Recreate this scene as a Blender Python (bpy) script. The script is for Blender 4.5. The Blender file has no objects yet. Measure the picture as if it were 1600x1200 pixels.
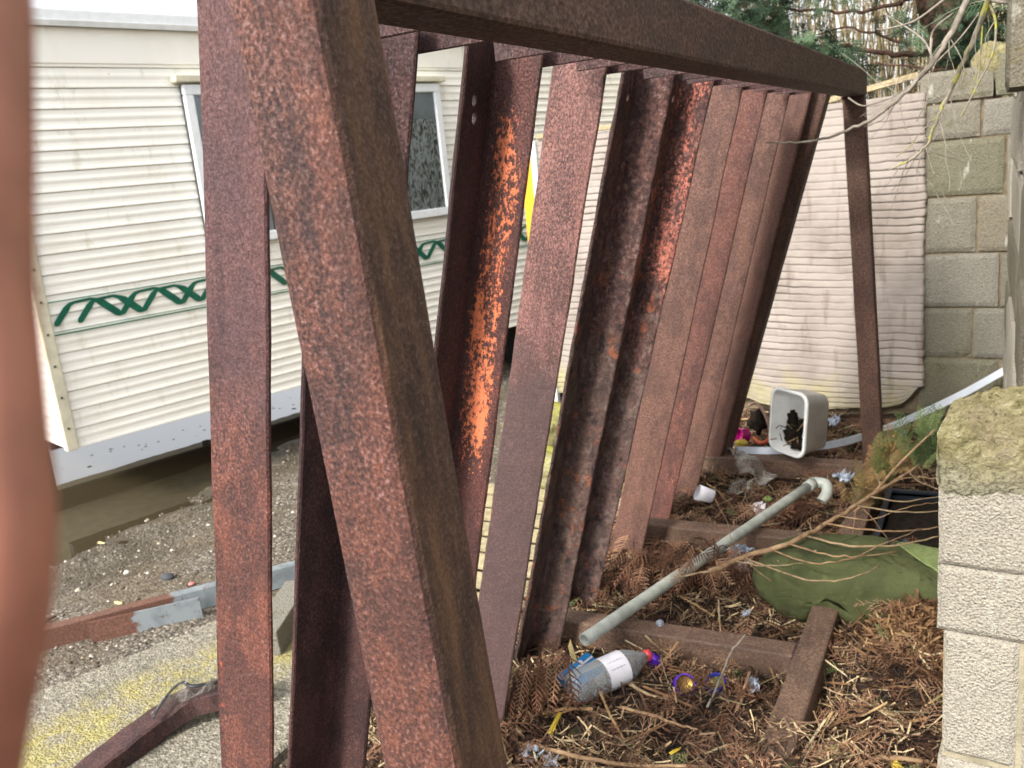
import bpy, bmesh, math, random
import numpy as np
from mathutils import Vector, Matrix, noise
random.seed(7); rng = np.random.default_rng(7)
S = bpy.context.scene; C = S.collection
R = math.radians

# ------------------------------------------------------------------ camera, sky, sun, exposure
cam = bpy.data.cameras.new('camera'); camo = bpy.data.objects.new('camera', cam); C.objects.link(camo)
ri = Vector((0.883091, 0.458896, -0.097798)); up = Vector((-0.022980, 0.250487, 0.967847)); fw = Vector((-0.468638, 0.852450, -0.231748))
cm = Matrix((ri, up, -fw)).transposed().to_4x4(); cm.translation = (0, 0, 1.5)
camo.matrix_world = cm
cam.sensor_width = 36; cam.lens = 31.5; cam.clip_start = 0.01; cam.clip_end = 1500
cam.dof.use_dof = True; cam.dof.focus_distance = 1.25; cam.dof.aperture_fstop = 11
S.camera = camo
W_ = bpy.data.worlds.new('World'); S.world = W_; W_.use_nodes = True
nt = W_.node_tree; nt.nodes.clear()
sky = nt.nodes.new('ShaderNodeTexSky'); sky.sky_type = 'NISHITA'; sky.sun_disc = False
SUN_EL, SUN_AZ = R(40), R(193)          # azimuth clockwise from +Y
sky.sun_elevation = SUN_EL; sky.sun_rotation = SUN_AZ
sky.air_density = 1.0; sky.dust_density = 3.0; sky.ozone_density = 1.0
hs = nt.nodes.new('ShaderNodeHueSaturation'); hs.inputs['Saturation'].default_value = 0.18
bg = nt.nodes.new('ShaderNodeBackground'); bg.inputs['Strength'].default_value = 0.15
wo = nt.nodes.new('ShaderNodeOutputWorld')
nt.links.new(sky.outputs[0], hs.inputs['Color']); nt.links.new(hs.outputs[0], bg.inputs['Color']); nt.links.new(bg.outputs[0], wo.inputs['Surface'])
sl = bpy.data.lights.new('sun', 'SUN'); sl.energy = 2.0; sl.angle = R(10); sl.color = (1.0, 0.95, 0.88)
so = bpy.data.objects.new('sun', sl); C.objects.link(so)
sd = Vector((math.sin(SUN_AZ)*math.cos(SUN_EL), math.cos(SUN_AZ)*math.cos(SUN_EL), math.sin(SUN_EL)))
so.rotation_euler = (-sd).to_track_quat('-Z', 'Y').to_euler()
S.view_settings.view_transform = 'Standard'; S.view_settings.look = 'None'
S.view_settings.exposure = 1.33; S.view_settings.gamma = 1; S.view_settings.use_curve_mapping = False

# ------------------------------------------------------------------ helpers
def lin(r, g, b, k=1.0):
    f = lambda c: (c/255/12.92 if c/255 <= .04045 else ((c/255+.055)/1.055)**2.4)*k
    return (f(r), f(g), f(b), 1)
WM = {}
def link(o, parent=None, world=None):
    C.objects.link(o)
    world = world or Matrix.Identity(4)
    WM[o.name] = world
    if parent is not None:
        o.parent = parent
        o.matrix_basis = WM[parent.name].inverted() @ world
    else:
        o.matrix_basis = world
    return o
def tag(o, label=None, cat=None, group=None, kind=None):
    if label: o['label'] = label
    if cat: o['category'] = cat
    if group: o['group'] = group
    if kind: o['kind'] = kind
    return o
def thing(name, label, cat, loc, group=None):
    o = bpy.data.objects.new(name, None); o.empty_display_size = .1
    link(o, None, Matrix.Translation(loc)); return tag(o, label, cat, group)
def mesh(name, v, f, mat, parent=None, world=None, smooth=False, bevel=0, local=False):
    """v in world coordinates; the object origin is put at their mean unless local frame 'world' is given"""
    if world is None:
        c = Vector((sum(p[0] for p in v)/len(v), sum(p[1] for p in v)/len(v), min(p[2] for p in v)))
        world = Matrix.Translation(c); v = [(p[0]-c.x, p[1]-c.y, p[2]-c.z) for p in v]
    me = bpy.data.meshes.new(name); me.from_pydata([tuple(p) for p in v], [], f); me.update()
    bm = bmesh.new(); bm.from_mesh(me); bmesh.ops.recalc_face_normals(bm, faces=bm.faces)
    if bevel: bmesh.ops.bevel(bm, geom=[e for e in bm.edges if len(e.link_faces) == 2 and e.calc_face_angle(0) > .6], offset=bevel, segments=2, affect='EDGES', clamp_overlap=True)
    bm.to_mesh(me); bm.free()
    if smooth:
        me.polygons.foreach_set('use_smooth', [True]*len(me.polygons))
    me.materials.append(mat)
    o = bpy.data.objects.new(name, me)
    return link(o, parent, world)
def box_vf(x0, x1, y0, y1, z0, z1):
    v = [(x, y, z) for z in (z0, z1) for y in (y0, y1) for x in (x0, x1)]
    return v, [(0,1,3,2),(4,6,7,5),(0,4,5,1),(2,3,7,6),(0,2,6,4),(1,5,7,3)]
def join(*L):
    V, F = [], []
    for v, f in L:
        n = len(V); V += [tuple(p) for p in v]; F += [tuple(i+n for i in q) for q in f]
    return V, F
def smooth_path(P, n=6):
    P = [Vector(p) for p in P]; out = []
    for i in range(len(P)-1):
        a, b, c, d = P[max(i-1, 0)], P[i], P[i+1], P[min(i+2, len(P)-1)]
        for k in range(n):
            t = k/n
            out.append(0.5*((2*b)+(c-a)*t+(2*a-5*b+4*c-d)*t*t+(3*b-a-3*c+d)*t**3))
    out.append(P[-1]); return out
def tube_vf(P, rad, sides=8, cap=True, flat=1.0):
    P = [Vector(p) for p in P]; V, F = [], []
    n = len(P); prev = None
    for i, p in enumerate(P):
        t = (P[min(i+1, n-1)]-P[max(i-1, 0)]).normalized()
        if prev is None:
            a = t.cross(Vector((0, 0, 1)) if abs(t.z) < .9 else Vector((1, 0, 0))).normalized()
        else:
            a = (prev - t*prev.dot(t)).normalized()
        prev = a; b = t.cross(a)
        r = rad(i/(n-1)) if callable(rad) else rad
        for k in range(sides):
            q = 2*math.pi*k/sides
            V.append(p + a*math.cos(q)*r + b*math.sin(q)*r*flat)
    for i in range(n-1):
        for k in range(sides):
            F.append((i*sides+k, i*sides+(k+1) % sides, (i+1)*sides+(k+1) % sides, (i+1)*sides+k))
    if cap: F += [tuple(range(sides))[::-1], tuple(range((n-1)*sides, n*sides))]
    return V, F
def lathe_vf(prof, n=28):
    V, F = [], []
    for r, z in prof:
        for k in range(n):
            a = 2*math.pi*k/n; V.append((r*math.cos(a), r*math.sin(a), z))
    for i in range(len(prof)-1):
        for k in range(n): F.append((i*n+k, i*n+(k+1) % n, (i+1)*n+(k+1) % n, (i+1)*n+k))
    return V, F
def frame_along(p0, p1, xh):
    p0, p1 = Vector(p0), Vector(p1); z = (p1-p0).normalized(); x = Vector(xh); x = (x - z*x.dot(z)).normalized(); y = z.cross(x)
    m = Matrix((x, y, z)).transposed().to_4x4(); m.translation = p0; return m
def member(name, sec, p0, p1, xh, mat, parent, wob=.0006, rag=0, n=None):
    """a rolled or box section extruded from p0 to p1, its local z along the length; rag eats its edges"""
    L = (Vector(p1)-Vector(p0)).length; n = n or max(8, int(L/.03)); m = frame_along(p0, p1, xh)
    V, F = [], []; k = len(sec); o = random.random()*50
    for i in range(n+1):
        z = L*i/n
        for j, (x, y) in enumerate(sec):
            d = noise.noise(Vector((x*9+o, y*9, z*5)))*wob*2
            e = noise.noise(Vector((j*3.1+o, 4.2, z*22)))*rag + noise.noise(Vector((j*1.7+o, 1.2, z*70)))*rag*.6
            V.append((x+d+e, y+d*.7+e*.6, z))
    for i in range(n):
        for j in range(k): F.append((i*k+j, i*k+(j+1) % k, (i+1)*k+(j+1) % k, (i+1)*k+j))
    F += [tuple(range(k)), tuple(range(n*k, n*k+k))]
    return mesh(name, V, F, mat, parent, world=m)
def box_sec(w, h, c=.006):
    s = []
    for cx, cy, a0 in ((w/2-c, h/2-c, 0), (-w/2+c, h/2-c, 90), (-w/2+c, -h/2+c, 180), (w/2-c, -h/2+c, 270)):
        for a in (0, 45, 90): s.append((cx+c*math.cos(R(a0+a)), cy+c*math.sin(R(a0+a))))
    return s
def angle_sec(w, f, t, mode):
    """L section; web spans x -w..0 with its face at y=0. fwd: flange at the left edge towards -y; back: at the left edge towards +y; right: at the right edge towards +y"""
    c = .0025
    if mode == 'fwd':
        return [(-c, 0), (0, c), (0, t-c), (-c, t), (-w+c, t), (-w, t-c), (-w, -f+c), (-w+c, -f), (-w+t-c, -f), (-w+t, -f+c), (-w+t, -.009), (-w+t+.003, -.003), (-w+t+.009, 0)]
    if mode == 'back':
        return [(-c, 0), (0, c), (0, t-c), (-c, t), (-w+t+.006, t), (-w+t, t+.006), (-w+t, f-c), (-w+t-c, f), (-w+c, f), (-w, f-c), (-w, c*2), (-w+c*2, 0)]
    return [(-.01, 0), (-.003, .003), (0, .01), (0, f-c), (-c, f), (-t+c, f), (-t, f-c), (-t, t), (-w+c, t), (-w, t-c), (-w, c), (-w+c, 0)]

# ------------------------------------------------------------------ materials
class NG:
    def __init__(s, name):
        s.m = bpy.data.materials.new(name); s.m.use_nodes = True; s.t = s.m.node_tree; s.t.nodes.clear()
        s.out = s.N('ShaderNodeOutputMaterial'); s.b = s.N('ShaderNodeBsdfPrincipled'); s.L(s.b.outputs[0], s.out.inputs[0])
        tc = s.N('ShaderNodeTexCoord'); oi = s.N('ShaderNodeObjectInfo')
        mul = s.N('ShaderNodeMath'); mul.operation = 'MULTIPLY'; s.L(oi.outputs['Random'], mul.inputs[0]); mul.inputs[1].default_value = 37.0
        add = s.N('ShaderNodeVectorMath'); add.operation = 'ADD'; s.L(tc.outputs['Object'], add.inputs[0]); s.L(mul.outputs[0], add.inputs[1])
        s.co = add.outputs[0]; s.obj = tc.outputs['Object']; s.rnd = oi.outputs['Random']
    def N(s, t): return s.t.nodes.new(t)
    def L(s, a, b): s.t.links.new(a, b)
    def V(s, x, sock):
        if isinstance(x, (int, float)): sock.default_value = x
        elif isinstance(x, (tuple, list)): sock.default_value = x
        else: s.L(x, sock)
    def noise(s, scale, detail=3, rough=.55, st=(1, 1, 1), dist=0, co=None):
        mp = s.N('ShaderNodeMapping'); s.L(co or s.co, mp.inputs[0]); mp.inputs['Scale'].default_value = st
        n = s.N('ShaderNodeTexNoise'); s.L(mp.outputs[0], n.inputs['Vector']); n.inputs['Scale'].default_value = scale
        n.inputs['Detail'].default_value = detail; n.inputs['Roughness'].default_value = rough; n.inputs['Distortion'].default_value = dist
        return n.outputs['Fac']
    def voro(s, scale, feat='F1', out='Distance', st=(1, 1, 1), rnd=1.0):
        mp = s.N('ShaderNodeMapping'); s.L(s.co, mp.inputs[0]); mp.inputs['Scale'].default_value = st
        n = s.N('ShaderNodeTexVoronoi'); n.feature = feat; s.L(mp.outputs[0], n.inputs['Vector']); n.inputs['Scale'].default_value = scale
        return n.outputs[out]
    def ramp(s, x, stops, interp='LINEAR'):
        r = s.N('ShaderNodeValToRGB'); s.V(x, r.inputs[0]); cr = r.color_ramp; cr.interpolation = interp
        while len(cr.elements) < len(stops): cr.elements.new(.5)
        for e, (p, c) in zip(cr.elements, stops):
            e.position = p; e.color = c if isinstance(c, (tuple, list)) else (c, c, c, 1)
        return r.outputs[0]
    def mix(s, f, a, b, mode='MIX'):
        n = s.N('ShaderNodeMix'); n.data_type = 'RGBA'; n.blend_type = mode
        s.V(f, n.inputs[0]); s.V(a, n.inputs[6]); s.V(b, n.inputs[7]); return n.outputs[2]
    def math(s, op, a, b=0.0, clamp=False):
        n = s.N('ShaderNodeMath'); n.operation = op; n.use_clamp = clamp; s.V(a, n.inputs[0]); s.V(b, n.inputs[1]); return n.outputs[0]
    def rng(s, x, a, b, c=0., d=1.):
        n = s.N('ShaderNodeMapRange'); n.interpolation_type = 'SMOOTHSTEP'; s.V(x, n.inputs[0])
        for i, q in enumerate((a, b, c, d)): n.inputs[i+1].default_value = q
        return n.outputs[0]
    def xyz(s, co=None):
        n = s.N('ShaderNodeSeparateXYZ'); s.L(co or s.obj, n.inputs[0]); return n.outputs
    def bump(s, h, strength=.5, dist=.01, prev=None):
        n = s.N('ShaderNodeBump'); s.V(h, n.inputs['Height']); n.inputs['Strength'].default_value = strength; n.inputs['Distance'].default_value = dist
        if prev: s.L(prev, n.inputs['Normal'])
        s.L(n.outputs[0], s.b.inputs['Normal']); return n.outputs[0]
    def done(s, col, rough=.8, spec=None, metal=None):
        s.V(col, s.b.inputs['Base Color']); s.V(rough, s.b.inputs['Roughness'])
        if spec is not None: s.b.inputs['Specular IOR Level'].default_value = spec
        if metal is not None: s.b.inputs['Metallic'].default_value = metal
        return s.m

def lr(r, g, b, k=.62): return lin(r, g, b, k)
def rust(name, dark, mid, light, speck, primer=None, pth=.60, pzone=None, pxz=None, zone=None, grain=230, bump=.5, drk=None, wet_or_fold=None, side=None, pw=.52, ps=.92, flake=False, plx=None, psc=120):
    g = NG(name); z = g.xyz()['Z']; x = g.xyz()['X']
    n1 = g.noise(grain, 4, .62, st=(1, 1, .8)); n2 = g.noise(70, 5, .65, st=(1, 1, .5)); n3 = g.noise(7, 3, .55, st=(1, 1, .35))
    a = g.ramp(n1, [(.36, dark), (.47, mid), (.57, light), (.70, speck)])
    b = g.ramp(n2, [(.34, dark), (.52, mid), (.70, light)])
    col = g.mix(.28, a, b)
    col = g.mix(g.rng(n3, .40, .62, 0, .5), col, g.mix(.45, col, light)); col = g.mix(g.rng(g.noise(17, 4, .6, st=(1, 1, .5)), .55, .42, 0, .45), col, dark)
    if zone:                                   # wear bands along the length: (z0, z1, colour)
        for z0, z1, c, k in zone:
            zz = g.math('ADD', z, g.math('MULTIPLY', g.math('SUBTRACT', g.noise(9, 4, .6), .5), .5))
            col = g.mix(g.rng(zz, z0, z1, 0, k), col, g.mix(.55, g.ramp(n1, [(.3, tuple(q*.45 for q in c[:3])+(1,)), (.6, c), (.78, tuple(min(1, q*1.9) for q in c[:3])+(1,))]), c))
    if primer:                                 # remains of orange red lead paint, broken up by rust pits
        pits = g.noise(psc, 6, .75, st=(1, 1, .6)); big = g.noise(10, 3, .6, st=(1.3, 1.3, .28))
        f = g.math('ADD', g.math('MULTIPLY', big, 1-pw), g.math('MULTIPLY', pits, pw))
        if pzone:
            f = g.math('ADD', f, g.math('MULTIPLY', g.rng(z, pzone[0], pzone[1]), pzone[4] if len(pzone) > 4 else .12)); f = g.math('SUBTRACT', f, g.math('MULTIPLY', g.rng(z, pzone[2], pzone[3]), .2))
        if pxz: f = g.math('SUBTRACT', f, g.math('MULTIPLY', g.rng(x, pxz[0], pxz[1]), .09))
        if plx: f = g.math('SUBTRACT', f, g.math('MULTIPLY', g.rng(x, plx[0], plx[1], 1, 0), .13))
        col = g.mix(g.rng(f, pth, pth+.045, 0, ps), col, g.mix(g.noise(50, 3), primer, tuple(q*.55 for q in primer[:3])+(1,)))
    col = g.mix(g.rng(g.noise(30, 4, .6, st=(1, 1, .05)), .56, .66, 0, .35), col, dark)
    if wet_or_fold: col = g.mix(g.rng(x, wet_or_fold[0], wet_or_fold[1], .72, 0), col, lr(30,18,18))  # slats: darker towards the flange and its inner fold
    if drk: col = g.mix(g.rng(g.noise(16, 5, .65, st=(1, 1, .5)), .5, .62, 0, .75), col, drk)
    if side:  # right face: smoother brown rust, with its shade painted into the colour
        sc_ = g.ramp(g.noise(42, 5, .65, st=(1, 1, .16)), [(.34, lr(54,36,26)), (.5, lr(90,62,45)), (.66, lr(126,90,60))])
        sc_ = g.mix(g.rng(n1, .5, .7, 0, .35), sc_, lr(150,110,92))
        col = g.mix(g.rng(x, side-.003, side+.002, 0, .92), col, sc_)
    bh = g.math('ADD', g.math('MULTIPLY', n1, .55), g.math('MULTIPLY', n2, .9))
    if flake:
        fl = g.noise(26, 6, .72, st=(1, 1, .6)); fz = g.rng(z, 1.45, 1.15, .15, 1)
        col = g.mix(g.math('MULTIPLY', g.rng(fl, .52, .62, 0, .5), fz), col, lr(126,108,98,.85))
        col = g.mix(g.math('MULTIPLY', g.rng(g.noise(17, 6, .78, dist=.8), .55, .66, 0, .7), fz), col, lr(158,88,56,.85))
        col = g.mix(g.math('MULTIPLY', g.rng(fl, .44, .38, 0, .8), fz), col, lr(30,22,24))
        bh = g.math('ADD', bh, g.math('MULTIPLY', fl, 2.2))
    g.bump(bh, bump, .004)
    return g.done(col, g.ramp(n1, [(.36, .9), (.64, .55)]), spec=.45)
ORG, PNK = lr(240,134,88,1.0), lr(192,134,120,.72)
M = {}
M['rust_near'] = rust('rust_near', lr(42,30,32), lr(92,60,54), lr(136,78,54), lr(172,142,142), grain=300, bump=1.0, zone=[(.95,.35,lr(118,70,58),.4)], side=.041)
M['rust_leg'] = rust('rust_leg', lr(48,34,36), lr(104,65,57), lr(142,80,58), lr(170,138,132), primer=lr(214,104,74), pth=.622, pzone=(.3,.5,1.05,1.35,.05), grain=300, bump=.9, zone=[(1.2,1.5,lr(98,72,76),.6)], pw=.5, ps=.75)
M['rust_rail'] = rust('rust_rail', lr(62,42,34), lr(88,60,48), lr(108,74,58), lr(132,98,84), grain=150, bump=.35)
M['rust_dark'] = rust('rust_dark', lr(44,30,32), lr(82,54,52), lr(104,66,58), lr(150,124,124), grain=260, bump=.8)
M['rust_orange'] = rust('rust_orange', lr(48,30,30), lr(96,58,54), lr(122,70,58), lr(160,126,120), primer=ORG, pth=.580, pzone=(.90,1.25,1.62,1.9,.105), pxz=(-.03,-.005), plx=(-.098,-.070), grain=260, bump=.7, wet_or_fold=(-.100,-.068), pw=.55, ps=.92)
M['rust_pink'] = rust('rust_pink', lr(68,48,48), lr(112,78,74), lr(138,94,86), lr(186,156,152), primer=PNK, pth=.592, pzone=(1.08,1.25,3,4,.085), zone=[(1.2,1.05,lr(90,70,68),.8)], grain=260, bump=.7, pw=.78, ps=.7, psc=210)
M['rust_flaky'] = rust('rust_flaky', lr(54,38,38), lr(98,66,60), lr(124,80,68), lr(176,152,146), primer=lr(206,96,56), pth=.612, pzone=(.2,.5,3,4,.015), zone=[(1.25,1.0,lr(92,72,64,.75),.8)], grain=90, bump=1.4, drk=lr(70,52,50), wet_or_fold=(-.100,-.090), ps=.7, flake=True)
M['rust_flaky_red'] = rust('rust_flaky_red', lr(58,40,40), lr(104,68,62), lr(130,84,72), lr(180,152,146), primer=lr(236,142,120,.95), pth=.600, pzone=(1.0,1.35,3,4,.085), zone=[(1.1,.9,lr(90,72,66,.75),.75)], grain=90, bump=1.4, drk=lr(70,52,52), pw=.66, ps=.85, wet_or_fold=(-.100,-.090), flake=True)
M['rust_dusty'] = rust('rust_dusty', lr(76,52,46), lr(110,76,64), lr(130,90,74), lr(160,130,120), grain=230, bump=.6)
M['rust_dusty_spot'] = rust('rust_dusty_spot', lr(70,46,44), lr(108,68,58), lr(130,80,66), lr(162,128,118), primer=lr(236,136,108,.9), pth=.578, grain=230, bump=.6, pw=.64, ps=.7)
M['rust_base'] = rust('rust_base', lr(76,58,48,.8), lr(108,84,68,.8), lr(130,102,84,.8), lr(158,134,116,.8), grain=180, bump=.6)

def flat(name, c, rough=.5, spec=.5, var=.12, sc=30, bump=0, bsc=200, metal=None):
    g = NG(name); n = g.noise(sc, 4, .6); d = tuple(q*(1-var*2) for q in c[:3])+(1,)
    col = g.mix(g.rng(n, .35, .68), c, d)
    if bump: g.bump(g.noise(bsc, 4, .6), bump, .004)
    return g.done(col, rough, spec, metal)
def siding_mat(name, c, dirt):
    g = NG(name); n = g.noise(3, 5, .65, st=(1, 1, .5)); k = g.noise(60, 4, .6, st=(.3, .3, 1)); sp = g.noise(26, 5, .7)
    col = g.mix(g.rng(n, .45, .75, 0, .35), c, dirt)
    col = g.mix(g.rng(k, .58, .8, 0, .15), col, dirt)
    col = g.mix(g.rng(sp, .68, .74, 0, .7), col, lin(120,118,80)); col = g.mix(g.rng(g.noise(9, 5, .7, st=(1, 1, .25)), .56, .70, 0, .30), col, lin(168,166,128))
    g.bump(g.noise(40, 3), .08, .004)
    return g.done(col, .42, .5)
M['siding'] = siding_mat('siding', lin(247,245,236), lin(226,220,200))
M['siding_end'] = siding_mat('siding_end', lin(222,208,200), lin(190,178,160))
M['trim'] = flat('trim', lin(216,210,186), .45, sc=12, var=.1)
M['roof'] = flat('roof', lin(206,206,202), .5, sc=5)
M['green_vinyl'] = flat('green_vinyl', lin(16,98,76), .35, var=.15, sc=20)
M['green_line'] = flat('green_line', lin(48,120,98), .4)
M['upvc'] = flat('upvc', lin(232,236,238), .3, var=.04)
M['gasket'] = flat('gasket', lin(60,62,64), .5)
def glass_pane():
    g = NG('window_glass'); t = g.t
    tr = g.N('ShaderNodeBsdfTransparent'); tr.inputs[0].default_value = (.97, .98, .98, 1)
    gl = g.N('ShaderNodeBsdfGlossy'); gl.inputs['Roughness'].default_value = .03; gl.inputs[0].default_value = (1, 1, 1, 1)
    lw = g.N('ShaderNodeFresnel'); lw.inputs['IOR'].default_value = 1.5
    mx = g.N('ShaderNodeMixShader'); g.L(lw.outputs[0], mx.inputs[0]); g.L(tr.outputs[0], mx.inputs[1]); g.L(gl.outputs[0], mx.inputs[2]); g.L(mx.outputs[0], g.out.inputs[0])
    return g.m
M['glass'] = glass_pane()
def mottled_reflection():
    g = NG('mottled_reflection'); n = g.noise(16, 5, .6, st=(2.4, 2.4, .8), dist=1.6)  # reflection of trees in the right pane, painted as a mottled colour pattern
    col = g.ramp(n, [(.38, lin(84,88,82)), (.47, lin(112,118,112)), (.53, lin(226,234,236)), (.70, lin(170,180,182))])
    return g.done(col, .9, .1)
M['mottled_reflection'] = mottled_reflection()
M['curtain'] = flat('curtain', lin(176,186,192), .9, .1, sc=6)
M['dark_steel'] = flat('dark_steel', lin(38,36,36), .7)
M['tyre'] = flat('tyre', lin(28,28,28), .85)
M['yellow'] = flat('yellow', lin(232,160,16), .4, var=.06)
M['white_plastic'] = flat('white_plastic', lin(246,247,244), .32, var=.06, sc=14)
M['white_trim_plastic'] = flat('white_trim_plastic', lin(204,212,222), .3, var=.05, sc=9)
M['pvc'] = flat('pvc', lin(176,180,170), .42, var=.14, sc=22, bump=.08, bsc=40)
M['blue_card'] = flat('blue_card', lin(22,138,206), .35, var=.12, sc=30)
M['blue_cap'] = flat('blue_cap', lin(26,60,190), .35)
M['purple_foil'] = flat('purple_foil', lin(96,48,190), .25, metal=.4, var=.3, sc=90)
M['gold_foil'] = flat('gold_foil', lin(196,160,80), .3, metal=.7)
M['magenta'] = flat('magenta', lin(170,18,112), .25, var=.3, sc=50)
M['red_cap'] = flat('red_cap', lin(214,60,72), .35)
M['label_white'] = flat('label_white', lin(222,220,226), .5, var=.06)
M['ink'] = flat('ink', lin(120,122,128), .6)
M['wood_pale'] = flat('wood_pale', lin(224,200,140), .7, var=.14, sc=60)
M['batten'] = flat('batten', lin(168,152,118), .8, var=.22, sc=40, bump=.3, bsc=60)
M['navy'] = flat('navy', lin(24,32,42), .45, var=.2)
M['grey_plastic'] = flat('grey_plastic', lin(70,78,88), .4)
M['orange_plastic'] = flat('orange_plastic', lin(222,108,66), .4)
M['hose'] = flat('hose', lin(150,120,104), .5)
M['foil_grey'] = flat('foil_grey', lin(186,196,210), .3, metal=.25, var=.3, sc=70, bump=.4, bsc=90)
M['stone'] = flat('stone', lin(66,68,72), .85, bump=.4)
M['pink'] = flat('pink', lin(200,120,116), .6)
M['leaf_yellow'] = flat('leaf_yellow', lin(200,172,60), .6)
M['leaf_green'] = flat('leaf_green', lin(120,140,70), .6)
M['skin'] = flat('skin', lin(166,108,88), .55, var=.12, sc=60)
M['nail'] = flat('nail', lin(214,160,140), .3)
def film():
    g = NG('clear_film')
    tr = g.N('ShaderNodeBsdfTransparent'); tr.inputs[0].default_value = (.86, .87, .86, 1)
    gl = g.N('ShaderNodeBsdfPrincipled'); gl.inputs['Roughness'].default_value = .18; gl.inputs['Base Color'].default_value = lin(178,174,166)
    lw = g.N('ShaderNodeLayerWeight'); lw.inputs[0].default_value = .35
    mx = g.N('ShaderNodeMixShader'); g.L(g.rng(lw.outputs['Facing'], .1, .9, .12, .95), mx.inputs[0]); g.L(tr.outputs[0], mx.inputs[1]); g.L(gl.outputs[0], mx.inputs[2]); g.L(mx.outputs[0], g.out.inputs[0])
    return g.m
M['film'] = film()
def pet():
    g = NG('clear_bottle')
    tr = g.N('ShaderNodeBsdfTransparent'); tr.inputs[0].default_value = (.93, .95, .95, 1)
    gl = g.b; gl.inputs['Roughness'].default_value = .12; gl.inputs['Base Color'].default_value = (.80, .84, .85, 1); gl.inputs['Specular IOR Level'].default_value = 1.0
    lw = g.N('ShaderNodeLayerWeight'); lw.inputs[0].default_value = .3
    g2 = g.N('ShaderNodeBump'); g.L(g.noise(14, 2), g2.inputs['Height']); g2.inputs['Strength'].default_value = .35; g2.inputs['Distance'].default_value = .02; g.L(g2.outputs[0], gl.inputs['Normal'])
    mx = g.N('ShaderNodeMixShader'); g.L(g.rng(lw.outputs['Fresnel'], 0, .6, .20, .9), mx.inputs[0]); g.L(tr.outputs[0], mx.inputs[1]); g.L(gl.outputs[0], mx.inputs[2]); g.L(mx.outputs[0], g.out.inputs[0])
    return g.m
M['pet'] = pet()
def block_mat(name, a, b, moss, mk, grain=160, bump=.8, gl=None):
    g = NG(name); n1 = g.noise(grain, 4, .65); n2 = g.noise(5, 5, .6); v = g.voro(grain*.7)
    hz = g.rng(g.rnd, 0, 1)
    c = g.mix(g.rng(g.rnd, .2, .8), a, b)
    col = g.mix(g.rng(n1, .3, .55, .75, 0), c, tuple(q*.38 for q in c_dark(a))+(1,))
    col = g.mix(g.rng(n1, .56, .72, 0, .5), col, tuple(min(.9, q*1.5) for q in a[:3])+(1,))
    ms = g.math('ADD', g.math('MULTIPLY', n2, .7), g.math('MULTIPLY', g.noise(40, 4, .7), .3))
    col = g.mix(g.rng(ms, .60-mk, .70-mk, 0, .85), col, g.mix(g.noise(60, 3), moss, tuple(q*.6 for q in moss[:3])+(1,)))
    st = g.noise(7, 4, .6, st=(2.2, 2.2, .6)); col = g.mix(g.rng(st, .64, .74, 0, .45), col, lin(196,196,184))
    g.bump(g.math('ADD', n1, g.math('MULTIPLY', v, -.6)), bump, .006)
    return g.done(col, .92, .2)
def c_dark(a): return a[:3]
M['block'] = block_mat('block', lin(124,119,106), lin(113,109,96), lin(100,98,70), .03)
M['block_moss'] = block_mat('block_moss', lin(118,115,98), lin(108,105,88), lin(100,98,70), .02)
M['block_grey'] = block_mat('block_grey', lin(124,120,110), lin(114,111,101), lin(100,98,74), .0)
M['block_tan'] = block_mat('block_tan', lin(122,115,100), lin(114,108,94), lin(112,104,64), .03)
M['block_pale'] = block_mat('block_pale', lin(174,167,152), lin(168,161,146), lin(152,146,112), -.0, grain=240, bump=1.2)
M['mortar'] = flat('mortar', lin(118,106,86), .95, .1, sc=20, var=.2, bump=.8, bsc=150)
M['mortar_pink'] = flat('mortar_pink', lin(150,142,120), .95, .1, sc=14, var=.15, bump=.8, bsc=120)
def moss_lump():
    g = NG('moss_mortar'); n = g.noise(24, 5, .65); n2 = g.noise(7, 4)
    col = g.ramp(n, [(.28, lin(98,92,62)), (.42, lin(140,133,94)), (.54, lin(174,165,124)), (.68, lin(200,191,160))])
    col = g.mix(g.rng(n2, .5, .66, 0, .7), col, lin(160,148,118))
    col = g.mix(g.rng(g.noise(55, 5, .7), .42, .32, 0, .7), col, lin(66,58,40))
    z = g.xyz()['Z']; gr = g.noise(170, 4, .65); zz = g.math('ADD', z, g.math('MULTIPLY', g.math('SUBTRACT', g.noise(18, 4), .5), .10)); col = g.mix(g.rng(zz, .10, .02), col, g.mix(g.rng(gr, .3, .55, .75, 0), lin(172,166,140), lin(66,64,54)))
    g.bump(g.math('ADD', n, g.noise(110, 5, .75)), 1.0, .02); return g.done(col, .95, .1)
M['moss_lump'] = moss_lump()
def render_mat():
    g = NG('combed_render'); p = g.xyz(); n = g.noise(2.2, 5, .6); k = g.noise(9, 4, .6, st=(1.6, 1.6, .35)); f = g.noise(90, 4, .6)
    col = g.mix(g.rng(n, .4, .7), lin(150,141,134), lin(126,117,109))
    col = g.mix(g.rng(k, .55, .72, 0, .5), col, lin(104,90,80))
    low = g.math('ADD', p['Z'], g.math('MULTIPLY', g.math('SUBTRACT', g.noise(6, 4), .5), .7))
    col = g.mix(g.rng(low, .30, -.02, 0, .75), col, lin(150,142,104))
    g.bump(g.math('ADD', f, g.noise(30, 3)), .35, .005)
    return g.done(col, .93, .15)
M['render'] = render_mat()
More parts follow.
